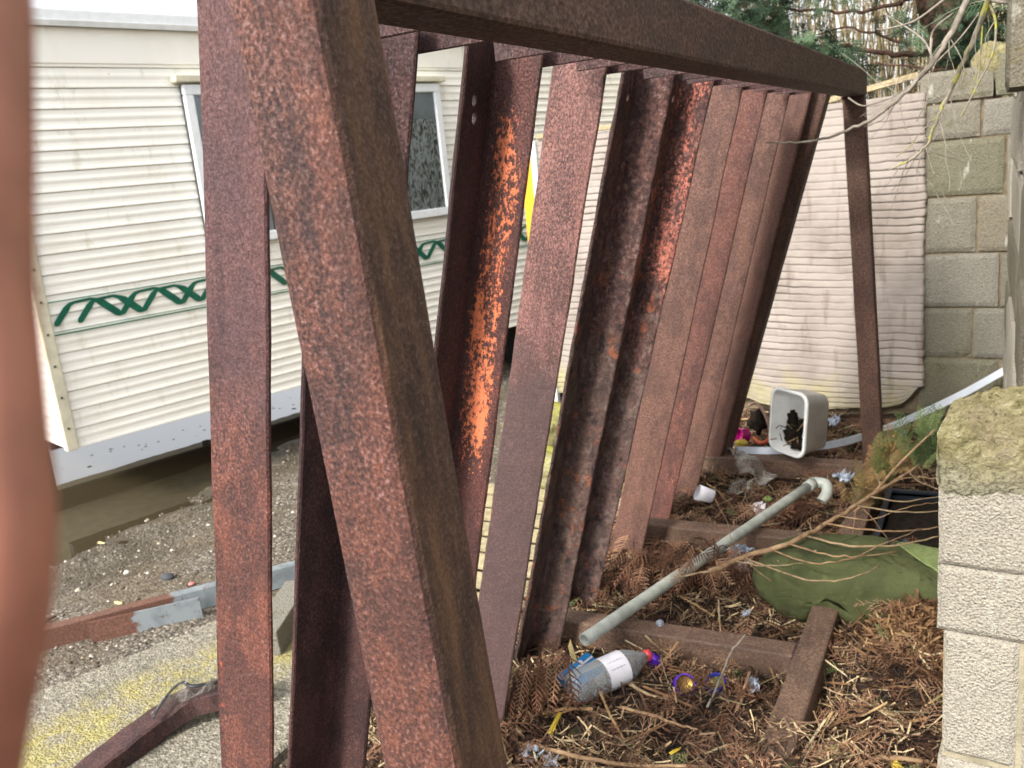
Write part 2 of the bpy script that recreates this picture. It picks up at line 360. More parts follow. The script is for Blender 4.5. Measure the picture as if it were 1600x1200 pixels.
def ground_mat():
    g = NG('yard_ground'); p = g.xyz()
    v = g.voro(75, 'F1', 'Color'); vd = g.voro(75); big = g.noise(2.0, 5, .6); n = g.noise(30, 5, .65); fine = g.noise(190, 4)
    sep = g.N('ShaderNodeSeparateColor'); g.L(v, sep.inputs[0])
    grav = g.ramp(sep.outputs[0], [(.0, lin(84,78,70)), (.4, lin(124,115,103)), (.75, lin(154,145,132)), (1, lin(196,188,174))])
    grav = g.mix(g.rng(vd, .25, .55, 0, .6), grav, lin(58,50,40))
    mud = g.ramp(n, [(.3, lin(72,63,52)), (.5, lin(102,91,76)), (.7, lin(134,123,105))])
    yard = g.mix(g.rng(big, .42, .60), grav, mud)
    soil = g.ramp(n, [(.3, lin(24,20,16)), (.5, lin(44,34,26)), (.7, lin(66,48,34))])
    edge = g.math('ADD', p['X'], g.math('MULTIPLY', g.math('SUBTRACT', g.noise(5, 4), .5), .5))
    col = g.mix(g.rng(edge, -2.0, -1.75), yard, soil)
    wet_or_fold = g.math('ADD', p['Z'], g.math('MULTIPLY', g.math('SUBTRACT', n, .5), .02))
    col = g.mix(g.rng(wet_or_fold, -.250, -.266, 0, .75), col, lin(66,58,40))
    far = g.rng(p['Y'], 5.0, 5.5); col = g.mix(g.math('MULTIPLY', far, g.rng(p['X'], -3, -2)), col, lin(96,84,52))
    g.bump(g.math('ADD', g.math('MULTIPLY', vd, -1.0), fine), .8, .012)
    return g.done(col, g.rng(wet_or_fold, -.255, -.262, .9, .35), .3)
M['ground'] = ground_mat()
def water():
    g = NG('puddle_water'); n = g.noise(1.5, 4)
    g.b.inputs['IOR'].default_value = 3.0; g.bump(g.noise(3, 2), .02, .02)
    return g.done(g.mix(n, lin(72,63,45), lin(56,49,36)), .012)
M['water'] = water()
def slab_mat():
    g = NG('mossy_slab'); p = g.xyz(); n = g.noise(60, 4, .65); big = g.noise(4, 5, .62); v = g.voro(110)
    base = g.ramp(n, [(.28, lin(78,75,66)), (.5, lin(128,122,108)), (.72, lin(172,166,150))])
    d = g.math('ADD', p['X'], g.math('MULTIPLY', p['Y'], -.30))     # moss grows in a band along the slab
    d = g.math('ADD', d, g.math('MULTIPLY', g.math('SUBTRACT', big, .5), .28))
    m = g.math('MULTIPLY', g.rng(d, -.30, -.14), g.rng(d, .32, .16))
    moss = g.ramp(g.noise(45, 5, .7), [(.3, lin(112,104,62)), (.5, lin(150,140,80)), (.68, lin(184,174,112))])
    col = g.mix(g.math('MULTIPLY', m, g.rng(g.noise(9, 7, .8), .36, .62, .0, .85)), base, moss)
    col = g.mix(g.rng(big, .58, .7, 0, .6), col, lin(84,84,78))
    g.bump(g.math('ADD', n, g.math('MULTIPLY', v, -.7)), .9, .008); return g.done(col, .93, .2)
M['slab'] = slab_mat()
def tinted(name, stops, rough=.8, spec=.2, trans=0):
    g = NG(name); a = g.N('ShaderNodeAttribute'); a.attribute_name = 'tint'
    col = g.ramp(a.outputs['Fac'], stops); col = g.mix(g.rng(g.noise(60, 3), .4, .7, 0, .35), col, tuple(q*.5 for q in stops[0][1][:3])+(1,))
    m = g.done(col, rough, spec)
    return m
M['litter'] = tinted('litter', [(0, lin(26,20,17)), (.22, lin(50,38,31)), (.45, lin(86,67,53)), (.68, lin(120,95,74)), (.86, lin(150,125,98)), (1, lin(206,182,142))])
M['straw'] = tinted('straw', [(0, lin(80,56,42)), (.5, lin(116,86,60)), (.8, lin(146,114,80)), (1, lin(184,156,112))])
M['frond_brown'] = tinted('frond_brown', [(0, lin(48,28,20)), (.4, lin(92,63,47)), (.75, lin(134,96,73)), (1, lin(166,130,102))])
M['frond_green'] = tinted('frond_green', [(0, lin(48,62,36)), (.5, lin(80,98,54)), (1, lin(122,134,86))])
M['frond_turning'] = tinted('frond_turning', [(0, lin(70,90,40)), (.4, lin(104,102,60)), (.7, lin(140,110,70)), (1, lin(166,132,88))])
M['conifer_leaf'] = tinted('conifer_leaf', [(0, lin(34,50,38)), (.5, lin(58,82,60)), (1, lin(100,122,92))])
M['stems'] = tinted('stems', [(0, lin(96,84,62)), (.5, lin(146,130,98)), (1, lin(196,182,146))])
M['bank'] = flat('bank', lin(226,216,184), .95, .1, sc=3, var=.2, bump=.6, bsc=20)
M['pebble'] = tinted('pebble', [(0, lin(74,66,58)), (.5, lin(134,122,106)), (.85, lin(172,162,146)), (1, lin(222,216,206))])
M['crumb'] = tinted('crumb', [(0, lin(26,22,20)), (.6, lin(52,42,34)), (1, lin(110,92,74))])
def bark(name, a, b, lich=None):
    g = NG(name); n = g.noise(30, 4, .6, st=(1, 1, 1)); col = g.ramp(n, [(.3, a), (.7, b)])
    if lich: col = g.mix(g.rng(g.noise(22, 4, .6), .50, .58, 0, .9), col, lich)
    g.bump(n, .6, .005); return g.done(col, .9, .15)
M['bark_pale'] = bark('bark_pale', lin(98,90,80), lin(158,150,138))
M['bark_lichen'] = bark('bark_lichen', lin(110,104,90), lin(160,152,134), lin(162,158,70))
M['bark_red'] = bark('bark_red', lin(58,42,36), lin(120,92,78))
M['twig'] = bark('twig', lin(110,84,62), lin(168,140,108))
M['twig_pale'] = bark('twig_pale', lin(112,94,72), lin(168,146,114))
def cloth():
    g = NG('green_canvas'); n = g.noise(260, 3); b = g.noise(6, 5, .6)
    col = g.mix(g.rng(b, .35, .7), lin(92,98,60,.68), lin(70,76,46,.68)); col = g.mix(g.rng(g.noise(18, 5, .6), .6, .72, 0, .35), col, lin(112,120,76,.8))
    g.bump(g.math('ADD', g.math('MULTIPLY', n, .12), g.noise(13, 3, .5, dist=1.0)), .7, .02); return g.done(col, .85, .25)
M['cloth'] = cloth()
M['cloth_light'] = flat('cloth_light', lin(122,136,82), .85, sc=60, var=.15, bump=.4)
M['black'] = flat('black', lin(22,24,28), .5)
M['soil'] = flat('soil', lin(38,32,26), .95, .1, sc=50, var=.3, bump=1, bsc=80)
M['stain'] = flat('stain', lin(176,120,66), .6, var=.25, sc=40)
M['timber_pallet'] = flat('timber_pallet', lin(168,156,122), .85, .2, sc=30, var=.2, bump=.4, bsc=80)
M['mossy_stone'] = block_mat('mossy_stone', lin(150,144,104), lin(128,122,80), lin(150,150,60), .14, grain=60)
def channel_mat(nm, th_):
    g = NG(nm); z = g.xyz()['Z']; n = g.noise(150, 4, .62)
    r = g.ramp(n, [(.3, lin(62,44,38)), (.5, lin(96,66,54)), (.7, lin(128,88,72))])
    paint = g.mix(g.rng(g.noise(12, 3), .4, .7), lin(124,131,134), lin(98,106,110))
    f = g.math('ADD', z, g.math('MULTIPLY', g.math('SUBTRACT', g.noise(20, 4), .5), .14))
    col = g.mix(g.rng(f, th_, th_+.03), r, paint); col = g.mix(g.rng(g.noise(34, 5, .7), .60, .64, 0, .8), col, r)
    g.bump(n, .4, .004); return g.done(col, .6, .4)
M['channel'] = channel_mat('rust_and_grey_paint', .86); M['channel_plate'] = channel_mat('plate_paint', .17)

# ------------------------------------------------------------------ ground
def sstep(a, b, x): t = np.clip((x-a)/(b-a), 0, 1); return t*t*(3-2*t)
def vnoise(x, y, s, seed=0):
    x = np.asarray(x)*s+seed*17.3; y = np.asarray(y)*s+seed*9.1
    xi, yi = np.floor(x).astype(int), np.floor(y).astype(int); fx, fy = x-xi, y-yi; fx = fx*fx*(3-2*fx); fy = fy*fy*(3-2*fy)
    h = lambda a, b: ((np.sin(a*127.1+b*311.7+seed*74.7)*43758.5453) % 1.0)
    return (h(xi, yi)*(1-fx)+h(xi+1, yi)*fx)*(1-fy)+(h(xi, yi+1)*(1-fx)+h(xi+1, yi+1)*fx)*fy-.5
def height(x, y):
    x = np.asarray(x, float); y = np.asarray(y, float)
    yard = -.25 + .014*vnoise(x, y, 3, 1) + .008*vnoise(x, y, 11, 2)
    edge = -4.22 - .28*sstep(3.7, 5.0, y) + .16*vnoise(x, y, 2.2, 3) + .07*vnoise(x, y, 7, 4)
    yard -= .010*sstep(.75, 0, x-edge)*sstep(-22, -18, x)
    yard -= .05*sstep(0, -.45, x-edge)*sstep(-22, -18, x)
    lit = .01 + .05*vnoise(x, y, 4, 5) + .03*vnoise(x, y, 13, 6)
    g = lambda cx, cy, r, h: h*np.exp(-((x-cx)**2+(y-cy)**2)/r**2)
    lit = lit + g(-.15, 2.52, .17, .13) + g(-.46, 1.72, .16, .10) + g(.1, 2.2, .3, .06) - g(-1.05, 2.2, .12, .05) - g(-1.0, 3.75, .12, .03) + g(-1.15, 1.75, .2, .03)
    t = sstep(-1.85, -1.2, x)
    wall = sstep(6.5, 14, y)*sstep(-3, -1, x)*0
    return yard*(1-t) + lit*t + wall
def H(x, y): return float(height(x, y))
def fast_mesh(name, V, Q, mat, tint=None, smooth=False, parent=None):
    me = bpy.data.meshes.new(name); V = np.asarray(V, np.float32); Q = np.asarray(Q, np.int32); k = Q.shape[1]
    me.vertices.add(len(V)); me.vertices.foreach_set('co', V.ravel())
    me.loops.add(Q.size); me.loops.foreach_set('vertex_index', Q.ravel())
    me.polygons.add(len(Q)); me.polygons.foreach_set('loop_start', np.arange(0, Q.size, k, dtype=np.int32)); me.polygons.foreach_set('loop_total', np.full(len(Q), k, np.int32))
    if smooth: me.polygons.foreach_set('use_smooth', np.ones(len(Q), bool))
    me.update(calc_edges=True)
    if tint is not None:
        a = me.attributes.new('tint', 'FLOAT', 'POINT'); a.data.foreach_set('value', np.asarray(tint, np.float32))
    me.materials.append(mat); o = bpy.data.objects.new(name, me); return link(o, parent)
def grid_mesh(name, xs, ys, fn, mat, smooth=True):
    X, Y = np.meshgrid(xs, ys); Z = fn(X, Y); V = np.stack([X.ravel(), Y.ravel(), Z.ravel()], 1); nx = len(xs); ny = len(ys)
    i = (np.arange(ny-1)[:, None]*nx+np.arange(nx-1)[None, :]).ravel(); Q = np.stack([i, i+1, i+nx+1, i+nx], 1)
    return fast_mesh(name, V, Q, mat, smooth=smooth)
xs = np.concatenate([[-600, -200, -80, -40, -25, -15, -10, -8, -7], np.arange(-6.4, -4.9, .1), np.arange(-4.9, .6, .022), [.8, 1.2, 2, 5, 15, 50, 200, 600]])
ys = np.concatenate([[-200, -60, -15, -5, -2, -.5], np.arange(0, 5.3, .022), np.arange(5.4, 9, .2), [10, 13, 20, 40, 100, 300, 900]])
tag(grid_mesh('ground', xs, ys, height, M['ground']), 'gravel and mud yard running into dark litter covered soil by the walls', kind='structure')
v = [(-22, -1.0, -.263), (-4.0, -1.0, -.263), (-4.0, 13, -.263), (-22, 13, -.263)]
tag(mesh('puddle_water', v, [(0, 1, 2, 3)], M['water'], world=Matrix.Translation((0, 0, 0))), 'still brown puddle reaching under the caravan', kind='structure')
# bank of dry grass behind the walls
def bankh(X, Y): return -.3 + 7.0*sstep(8.5, 15, Y + .25*X)*sstep(-1.7, 0, X) + .3*vnoise(X, Y, 1.2, 8)
tag(grid_mesh('grass_bank', np.arange(-1.7, 12, .4), np.arange(8, 22, .4), bankh, M['bank']), 'pale dry grass bank rising behind the walls', kind='structure')

# concrete slab with moss
def poly_slab(name, pts, z0, z1, mat, n=14):
    P = []
    for i in range(len(pts)):
        a, b = Vector(pts[i]+(0,)), Vector(pts[(i+1) % len(pts)]+(0,))
        for k in range(n):
            q = a.lerp(b, k/n); P.append((q.x+random.uniform(-.012, .012), q.y+random.uniform(-.012, .012)))
    k = len(P); V = [(x, y, z1-.008) for x, y in P] + [(x, y, z0) for x, y in P]
    cx = sum(p[0] for p in P)/k; cy = sum(p[1] for p in P)/k
    V += [(cx+(x-cx)*.985, cy+(y-cy)*.985, z1) for x, y in P]
    F = [tuple(range(2*k, 3*k))] + [(i, (i+1) % k, (i+1) % k+k, i+k) for i in range(k)] + [(i, (i+1) % k, (i+1) % k+2*k, i+2*k) for i in range(k)]
    return mesh(name, V, F, mat)
tag(poly_slab('concrete_slab', [(-3.42, 1.05), (-3.08, 1.80), (-2.83, 2.42), (-2.40, 3.05), (-2.02, 2.9), (-1.93, 2.0), (-2.0, 1.2)], -.3, -.212, M['slab']), 'worn concrete slab with a band of yellow moss beside the lying steel channel', kind='structure')

# ------------------------------------------------------------------ rusty steel A-frame
F = thing('steel_rack', 'large rusty welded steel A frame with a row of leaning angle iron slats', 'steel rack', (-.46, .62, 0))
def bx(name, w, h, p0, p1, xh, mat, parent=F, c=.007, **k): return member(name, box_sec(w, h, c), p0, p1, xh, mat, parent, **k)
bx('top_rail', .08, .10, (-.50, .668, 1.70), (-.50, 4.06, 1.70), (1, 0, 0), M['rust_rail'])
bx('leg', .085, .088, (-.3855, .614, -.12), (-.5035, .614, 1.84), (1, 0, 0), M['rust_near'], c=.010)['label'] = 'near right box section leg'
bx('post', .082, .08, (-.432, 4.005, .10), (-.502, 4.005, 1.649), (1, 0, 0), M['rust_rail'])['label'] = 'far right box section post'
bx('base_beam', .080, .10, (-.425, .45, .052), (-.425, 4.06, .052), (1, 0, 0), M['rust_base'])
for k, (y, h) in enumerate(((2.365, .045), (3.16, .045), (4.0, .045))):
    bx('cross_member', .078, .088, (-1.20, y-.005, h+.005), (-.467, y+.005, h+.003), (0, 1, 0), M['rust_base'])
def cut_holes(o, spots, axis):
    """drills bolt holes: spots in the slat's own frame"""
    me = o.data; bm = bmesh.new()
    for (x, y, z, r) in spots:
        res = bmesh.ops.create_cone(bm, cap_ends=True, segments=14, radius1=r, radius2=r, depth=.06)
        rot = Matrix.Rotation(R(90), 4, axis); bmesh.ops.transform(bm, matrix=Matrix.Translation((x, y, z)) @ rot @ Matrix.Diagonal((1.5, 1, 1, 1)), verts=res['verts'])
    cme = bpy.data.meshes.new('c'); bm.to_mesh(cme); bm.free(); co = bpy.data.objects.new('c', cme); C.objects.link(co); co.matrix_world = WM[o.name]
    md = o.modifiers.new('b', 'BOOLEAN'); md.object = co; md.operation = 'DIFFERENCE'; md.solver = 'EXACT'
    bpy.context.view_layer.update()
    dg = bpy.context.evaluated_depsgraph_get(); new = bpy.data.meshes.new_from_object(o.evaluated_get(dg)); o.modifiers.clear(); o.data = new
    bpy.data.objects.remove(co); bpy.data.meshes.remove(cme)
#        y     xtop   xbot   w    f    mode    material       rag   zbot  label
SL = [( .83, -.725, -1.065, .108, .05, 'back', 'rust_leg',    .0006, -.1, 'flat reddish brown near slat beside the near right leg'),
      (1.11, -.705, -1.114, .100, .100, 'fwd', 'rust_dark',   .0006, -.1, 'dark shaded angle slat seen from its hollow side'),
      (1.51, -.703, -1.136, .102, .105, 'fwd', 'rust_orange', .0008, -.1, 'angle slat with bright orange paint left on its web and two bolt holes'),
      (1.81, -.700, -1.146, .126, .06, 'back', 'rust_pink',   .0012, -.05, 'flat slat with pink paint left on its upper half'),
      (2.25, -.697, -1.175, .102, .105, 'fwd', 'rust_flaky',  .0016, -.05, 'blackened flaking angle slat'),
      (2.60, -.693, -1.190, .100, .105, 'fwd', 'rust_flaky_red', .0014, -.05, 'flaking angle slat with red paint near its top'),
      (2.985, -.703, -1.160, .128, .06, 'back', 'rust_dusty', .0006, -.03, None),
      (3.34, -.700, -1.165, .128, .06, 'back', 'rust_dusty_spot', .0006, -.03, 'dusty flat slat with spots of orange paint'),
      (3.70, -.692, -1.150, .128, .06, 'back', 'rust_dusty',  .0006, -.03, None),
      (3.96, -.655, -1.125, .110, .045, 'right', 'rust_dusty', .0008, -.03, None)]
for i, (y, xt, xb, w, f, mode, mt, rag, zb, lab) in enumerate(SL):
    s_ = (xt-xb)/1.69; p0 = (xb+s_*zb, y, zb); zt = 1.715; p1 = (xb+s_*zt, y, zt)
    o = member('slat', angle_sec(w*.97, f, .009, mode), p0, p1, (1, 0, 0), M[mt], F, wob=.001, rag=rag, n=60 if rag < .002 else 130)
    if lab: o['label'] = lab
    mi = WM[o.name].inverted()
    if i == 2:
        cut_holes(o, [tuple(mi @ Vector(q)) + (.0085,) for q in ((-.816, 1.445, 1.627), (-.824, 1.452, 1.597))], 'Y')
    if i in (4, 5):
        cut_holes(o, [tuple(mi @ Vector(((-.811, 2.204, 1.649), (-.810, 2.552, 1.653))[i-4])) + (.008,)], 'Y')
    # the cleats the slat hangs from
    cm_ = M['rust_dark']
    if i > 0 and i < 9:
        d1 = .11 if mode == 'fwd' else .07
        v1, f1 = box_vf(-.735, -.548, y-d1-.009, y-d1, 1.676, 1.74); mesh('cleat', v1, f1, cm_, F, bevel=.001)
        v2, f2 = box_vf(-.745, -.548, y+.035, y+.044, 1.673, 1.745); mesh('cleat', v2, f2, cm_, F, bevel=.001)
bx('leg', .075, .09, (-1.155, 4.06, -.03), (-.635, 4.06, 1.70), (1, 0, 0), M['rust_rail'])['label'] = 'far left box section leg'
# bolt head and nut on the near cross member
v, f = lathe_vf([(0, 0), (.013, 0), (.013, .010), (.008, .013), (0, .013)], 6); c0 = Vector((-0.8770, 2.3840, 0.0940))
mesh('bolt', [(a+c0.x, b+c0.y, c+c0.z) for a, b, c in v], f, M['foil_grey'], F)

def weld(pts, r=.005):
    P = smooth_path(pts, 14); V, f = tube_vf(P, r, 7)
    V = [p + Vector((1, 1, 1))*.0022*math.sin(k//7*1.3) + Vector([random.gauss(0, .0006) for _ in range(3)]) for k, p in enumerate(V)]
    mesh('weld_bead', V, f, M['rust_dark'], F, smooth=True)
for y in (2.365, 3.16, 4.0): weld([(-.466, y-.042, .012), (-.466, y-.042, .092)]); weld([(-.466, y-.040, .095), (-.466, y+.040, .095)])
weld([(-.461, 3.963, 1.650), (-.545, 3.963, 1.650)]); weld([(-.474, 3.964, .103), (-.390, 3.964, .103)]); weld([(-.459, .664, 1.655), (-.459, .664, 1.75)])
weld([(-.533, .618, 1.648), (-.459, .622, 1.652)])
# ------------------------------------------------------------------ caravan
O = Vector((-4.607, 3.113, 0)); D = Vector((.2756, .9613, 0)); N_ = Vector((.9613, -.2756, 0)); LC, WC = 9.0, 2.7
def cp(s, n, z): return O + D*s + N_*n + Vector((0, 0, z))
CV = thing('caravan', 'cream static caravan with ribbed siding and a green ribbon stripe', 'caravan', tuple(cp(0, 0, -.25)))
def cbox(name, s0, s1, n0, n1, z0, z1, mat, parent=CV, bevel=0):
    v, f = box_vf(s0, s1, n0, n1, z0, z1); return mesh(name, [cp(*p) for p in v], f, mat, parent, bevel=bevel)
ZB, ZT = .20, 2.50
def board(name, a, b, z, h, mat, out, parent=CV):
    prof = [(-.012, 0), (.0075, 0), (.0100, .003), (.0096, .010), (.006, .024), (.0045, h*.40), (.0075, h*.52), (.0080, h*.60), (.0040, h*.74), (.0015, h*.97), (-.012, h*.97)]
    n = max(2, int((b-a).length/.35)); V, Fc = [], []; k = len(prof); sd_ = random.random()*9
    for i in range(n+1):
        p = a.lerp(b, i/n)
        for (o_, z_) in prof:
            V.append(p + out*(o_+.0012*noise.noise(Vector((i*.7+sd_, z*5, z_*8)))) + Vector((0, 0, z+z_+.0010*noise.noise(Vector((i*.5, sd_, 1))))))
    for i in range(n):
        for j in range(k): Fc.append((i*k+j, i*k+(j+1) % k, (i+1)*k+(j+1) % k, (i+1)*k+j))
    Fc += [tuple(range(k)), tuple(range(n*k, n*k+k))]
    return mesh(name, V, Fc, mat, parent)
nb = 21; hb = (ZT-ZB)/nb
for k in range(nb):
    board('siding_board', cp(.02, 0, 0), cp(LC, 0, 0), ZB+k*hb, hb, M['siding'], N_)
    board('siding_board', cp(0, -.02, 0), cp(0, -WC, 0), ZB+k*hb, hb, M['siding_end'], -D)
cbox('shell', .012, LC, -WC, -.013, ZB+.01, ZT, M['trim'])
cbox('corner_trim', -.03, .035, -.03, .022, ZB-.005, ZT+.02, M['trim'], bevel=.004)
v = [cp(-.08, .055, ZT+.015), cp(LC+.08, .055, ZT+.015), cp(LC+.08, -WC/2, ZT+.30), cp(-.08, -WC/2, ZT+.30), cp(-.08, -WC-.05, ZT+.015), cp(LC+.08, -WC-.05, ZT+.015)]
v += [p - Vector((0, 0, .03)) for p in v]
mesh('roof', v, [(0, 1, 2, 3), (3, 2, 5, 4), (6, 7, 8, 9), (9, 8, 11, 10), (0, 1, 7, 6), (4, 5, 11, 10), (0, 3, 9, 6), (3, 4, 10, 9), (1, 2, 8, 7), (2, 5, 11, 8)], M['roof'], CV)
cbox('roof_trim', -.06, LC, .002, .050, ZT-.005, ZT+.075, M['upvc'], bevel=.006)
cbox('fascia_strip', .0, LC, .004, .016, ZT-.20, ZT-.012, M['siding'], bevel=.002)
for k in range(12): cbox('screw', -.006, .006, .0225, .026, .32+k*.18, .332+k*.18, M['gasket'])
# window: one wide light with head trim, two panes
W0, W1, Wz0, Wz1 = 1.03, 3.09, 1.21, 2.18
wf = cbox('window_frame', W0, W1, .010, .030, Wz0, Wz1, M['gasket'])
for a, b, c, d in ((W0, W1, Wz0-.0, Wz0+.06), (W0, W1, Wz1-.06, Wz1), (W0, W0+.06, Wz0+.06, Wz1-.06), (W1-.06, W1, Wz0+.06, Wz1-.06), (2.03, 2.09, Wz0+.06, Wz1-.06)):
    cbox('frame_bar', a, b, .0305, .062, c, d, M['upvc'], wf, bevel=.005)
for a, b in ((W0+.05, 2.04), (2.08, W1-.05)):
    mesh('pane', [cp(a, .046, Wz0+.05), cp(b, .046, Wz0+.05), cp(b, .046, Wz1-.05), cp(a, .046, Wz1-.05)], [(0, 1, 2, 3)], M['glass'], wf)
cbox('reflection_panel', 2.09, W1-.055, .032, .035, Wz0+.055, Wz1-.25, M['mottled_reflection'], wf)  # flat panel behind the glass that carries the painted tree reflection
cbox('blind', 2.09, W1-.055, .032, .036, Wz1-.249, Wz1-.055, M['curtain'], wf)
V = []; Fc = []
for i in range(41):
    s_ = W0+.055+(i/40)*.96; o_ = .033+.004*math.sin(i*1.3)
    V += [cp(s_, o_, Wz0+.055), cp(s_, o_, Wz1-.055)]
    if i: Fc.append((2*i-2, 2*i, 2*i+1, 2*i-1))
mesh('curtain', V, Fc, M['curtain'], wf)
cbox('window_head', W0-.05, W1+.05, .012, .085, Wz1+.012, Wz1+.05, M['trim'], bevel=.004)
# further windows down the side
for a in (5.6,):
    w2 = cbox('window_frame', a, a+1.2, .010, .050, 1.25, 2.15, M['upvc'], bevel=.004); cbox('pane', a+.06, a+1.14, .051, .054, 1.31, 2.09, M['glass'], w2)
# ribbon stripe: two calligraphic strands between thin lines
zs = .905
for dz, h in ((.130, .006), (-.036, .004), (-.054, .007)):
    cbox('pin_stripe', .04, LC, .0135, .0150, zs+dz, zs+dz+h, M['green_line'])
def strand(off, lift, n0):
    """a calligraphic wave: pointed feet, flat shoulders"""
    P_ = .375; pts = []
    key = [(0, .002, .006), (.03, .010, .015), (.20, .082, .016), (.27, .106, .010), (.34, .113, .007), (.58, .118, .007), (.65, .108, .010), (.74, .086, .019), (.95, .014, .019), (.985, .003, .010)]
    for k in range(int((LC-.3)/P_)): pts += [((k+u+off)*P_+.05, v_+lift, w_) for u, v_, w_ in key]
    V, Fc = [], []
    for i, (s_, z_, w_) in enumerate(pts):
        a, b = pts[max(i-1, 0)], pts[min(i+1, len(pts)-1)]; t = Vector((b[0]-a[0], b[1]-a[1])); t.normalize() if t.length else None; w_ = w_*1.1; nx_, nz_ = -t.y*w_, t.x*w_
        V += [cp(s_-nx_, n0, zs+z_-nz_), cp(s_+nx_, n0, zs+z_+nz_), cp(s_-nx_, n0+.001, zs+z_-nz_), cp(s_+nx_, n0+.001, zs+z_+nz_)]
        if i: a = 4*i; Fc += [(a-4, a, a+1, a-3), (a-2, a+2, a+3, a-1), (a-4, a-2, a+2, a), (a-3, a-1, a+3, a+1)]
    return V, Fc
mesh('ribbon_stripe', *strand(0, 0, .0150), M['green_vinyl'], CV); mesh('ribbon_stripe', *strand(.34, -.004, .0168), M['green_vinyl'], CV)
# chassis below the floor
cbox('chassis_beam', .1, LC, -.75, -.68, ZB-.14, ZB+.005, M['dark_steel']); cbox('chassis_beam', .1, LC, -WC+.68, -WC+.75, ZB-.14, ZB+.005, M['dark_steel'])
for s_ in (1.9, 3.4, 5.0, 6.6): cbox('cross_bar', s_, s_+.06, -WC+.3, -.25, ZB-.08, ZB+.004, M['dark_steel'])
for s_, n in ((.45, -WC+.72), (3.0, -.72), (3.0, -WC+.72), (6.5, -.72)):
    cbox('jack_leg', s_-.02, s_+.02, n-.02, n+.02, -.30, ZB-.1, M['dark_steel'])
for s_ in (4.2, 4.9):
    for n in (-.45, -WC+.45):
        v, f = lathe_vf([(.02, -.08), (.13, -.08), (.15, -.07), (.22, -.07), (.25, -.04), (.25, .04), (.22, .07), (.15, .07), (.13, .08), (.02, .08)], 24)
        m = Matrix((D, Vector((0, 0, 1)), -N_)).transposed()
        mesh('wheel', [cp(s_, n, -.03) + m @ Vector(p) for p in v], f, M['tyre'], CV)

# ------------------------------------------------------------------ walls at the far end
th = R(7.1); WD = Vector((math.cos(th), -math.sin(th), 0)); WN = Vector((-math.sin(th), -math.cos(th), 0))   # along the wall, out of the wall
WO = Vector((-.307, 5.031, 0))
def wp(s, n, z, o=WO, d=WD, m=WN): return o + d*s + m*n + Vector((0, 0, z))
def block(name, o, d, m, s0, s1, z0, z1, depth, mat, parent, rough=.0018, res=.022):
    """a rough faced block: front grid displaced, edges worn round"""
    ns = max(3, int((s1-s0)/res)); nz = max(3, int((z1-z0)/res)); V, Fc = [], []; sd_ = random.random()*90; px = random.uniform(-.004, .005)
    for j in range(nz+1):
        for i in range(ns+1):
            u, w = i/ns, j/nz; s_ = s0+(s1-s0)*u; z_ = z0+(z1-z0)*w
            e = min(u*(s1-s0), (1-u)*(s1-s0), w*(z1-z0), (1-w)*(z1-z0))
            n_ = px - .007*math.exp(-e/.004) + rough*(noise.noise(Vector((s_*14+sd_, z_*14, 0)))+.7*noise.noise(Vector((s_*45+sd_, z_*45, 3))))
            ed = .004*noise.noise(Vector((s_*18, z_*18, sd_)))
            V.append(wp(s_+ed, n_, z_+ed*.8, o, d, m))
    nf = len(V)
    for j in range(nz):
        for i in range(ns): a = j*(ns+1)+i; Fc.append((a, a+1, a+ns+2, a+ns+1))
    B = [wp(s0, -depth, z0, o, d, m), wp(s1, -depth, z0, o, d, m), wp(s1, -depth, z1, o, d, m), wp(s0, -depth, z1, o, d, m)]
    V += B; c = [nf, nf+1, nf+2, nf+3]
    bot = list(range(ns+1)); top = [nz*(ns+1)+i for i in range(ns+1)]; lf = [j*(ns+1) for j in range(nz+1)]; rt = [j*(ns+1)+ns for j in range(nz+1)]
    Fc += [tuple(bot[::-1]+[c[0], c[1]]), tuple(top+[c[2], c[3]]), tuple(lf+[c[3], c[0]]), tuple(rt[::-1]+[c[1], c[2]]), tuple(c)]
    return mesh(name, V, Fc, mat, parent)
BW = thing('block_wall', 'mossy concrete block wall at the far end beside the combed render', 'wall', tuple(wp(0, 0, 0)))
v, f = box_vf(-2.28, 1.0, -.17, -.014, -.15, 1.60); mesh('mortar_core', [wp(*p) for p in v], f, M['mortar'], BW)
rows = [(.055, .332, [-.02, .355, .72, 1.0], ['block_moss', 'block_moss', 'block']), (.344, .594, [-.02, .235, .60, 1.0], ['block', 'block_grey', 'block']),
        (.606, .870, [-.015, .35, .72, 1.0], ['block_grey', 'block', 'block']), (.882, 1.150, [-.018, .245, .61, 1.0], ['block', 'block_tan', 'block']),
        (1.162, 1.424, [-.02, .36, .72, 1.0], ['block_moss', 'block', 'block']), (1.436, 1.602, [-.015, .255, .55, 1.0], ['block', 'block_grey', 'block'])]
for z0, z1, js, ms in rows:
    for a, b, mname in zip(js[:-1], js[1:], ms): block('block', WO, WD, WN, a+.006, b-.006, z0, z1, .16, M[mname], BW)
block('coping_block', WO, WD, WN, -.02, .30, 1.614, 1.755, .16, M['block'], BW); block('coping_block', WO, WD, WN, .312, .9, 1.614, 1.80, .16, M['block_moss'], BW)
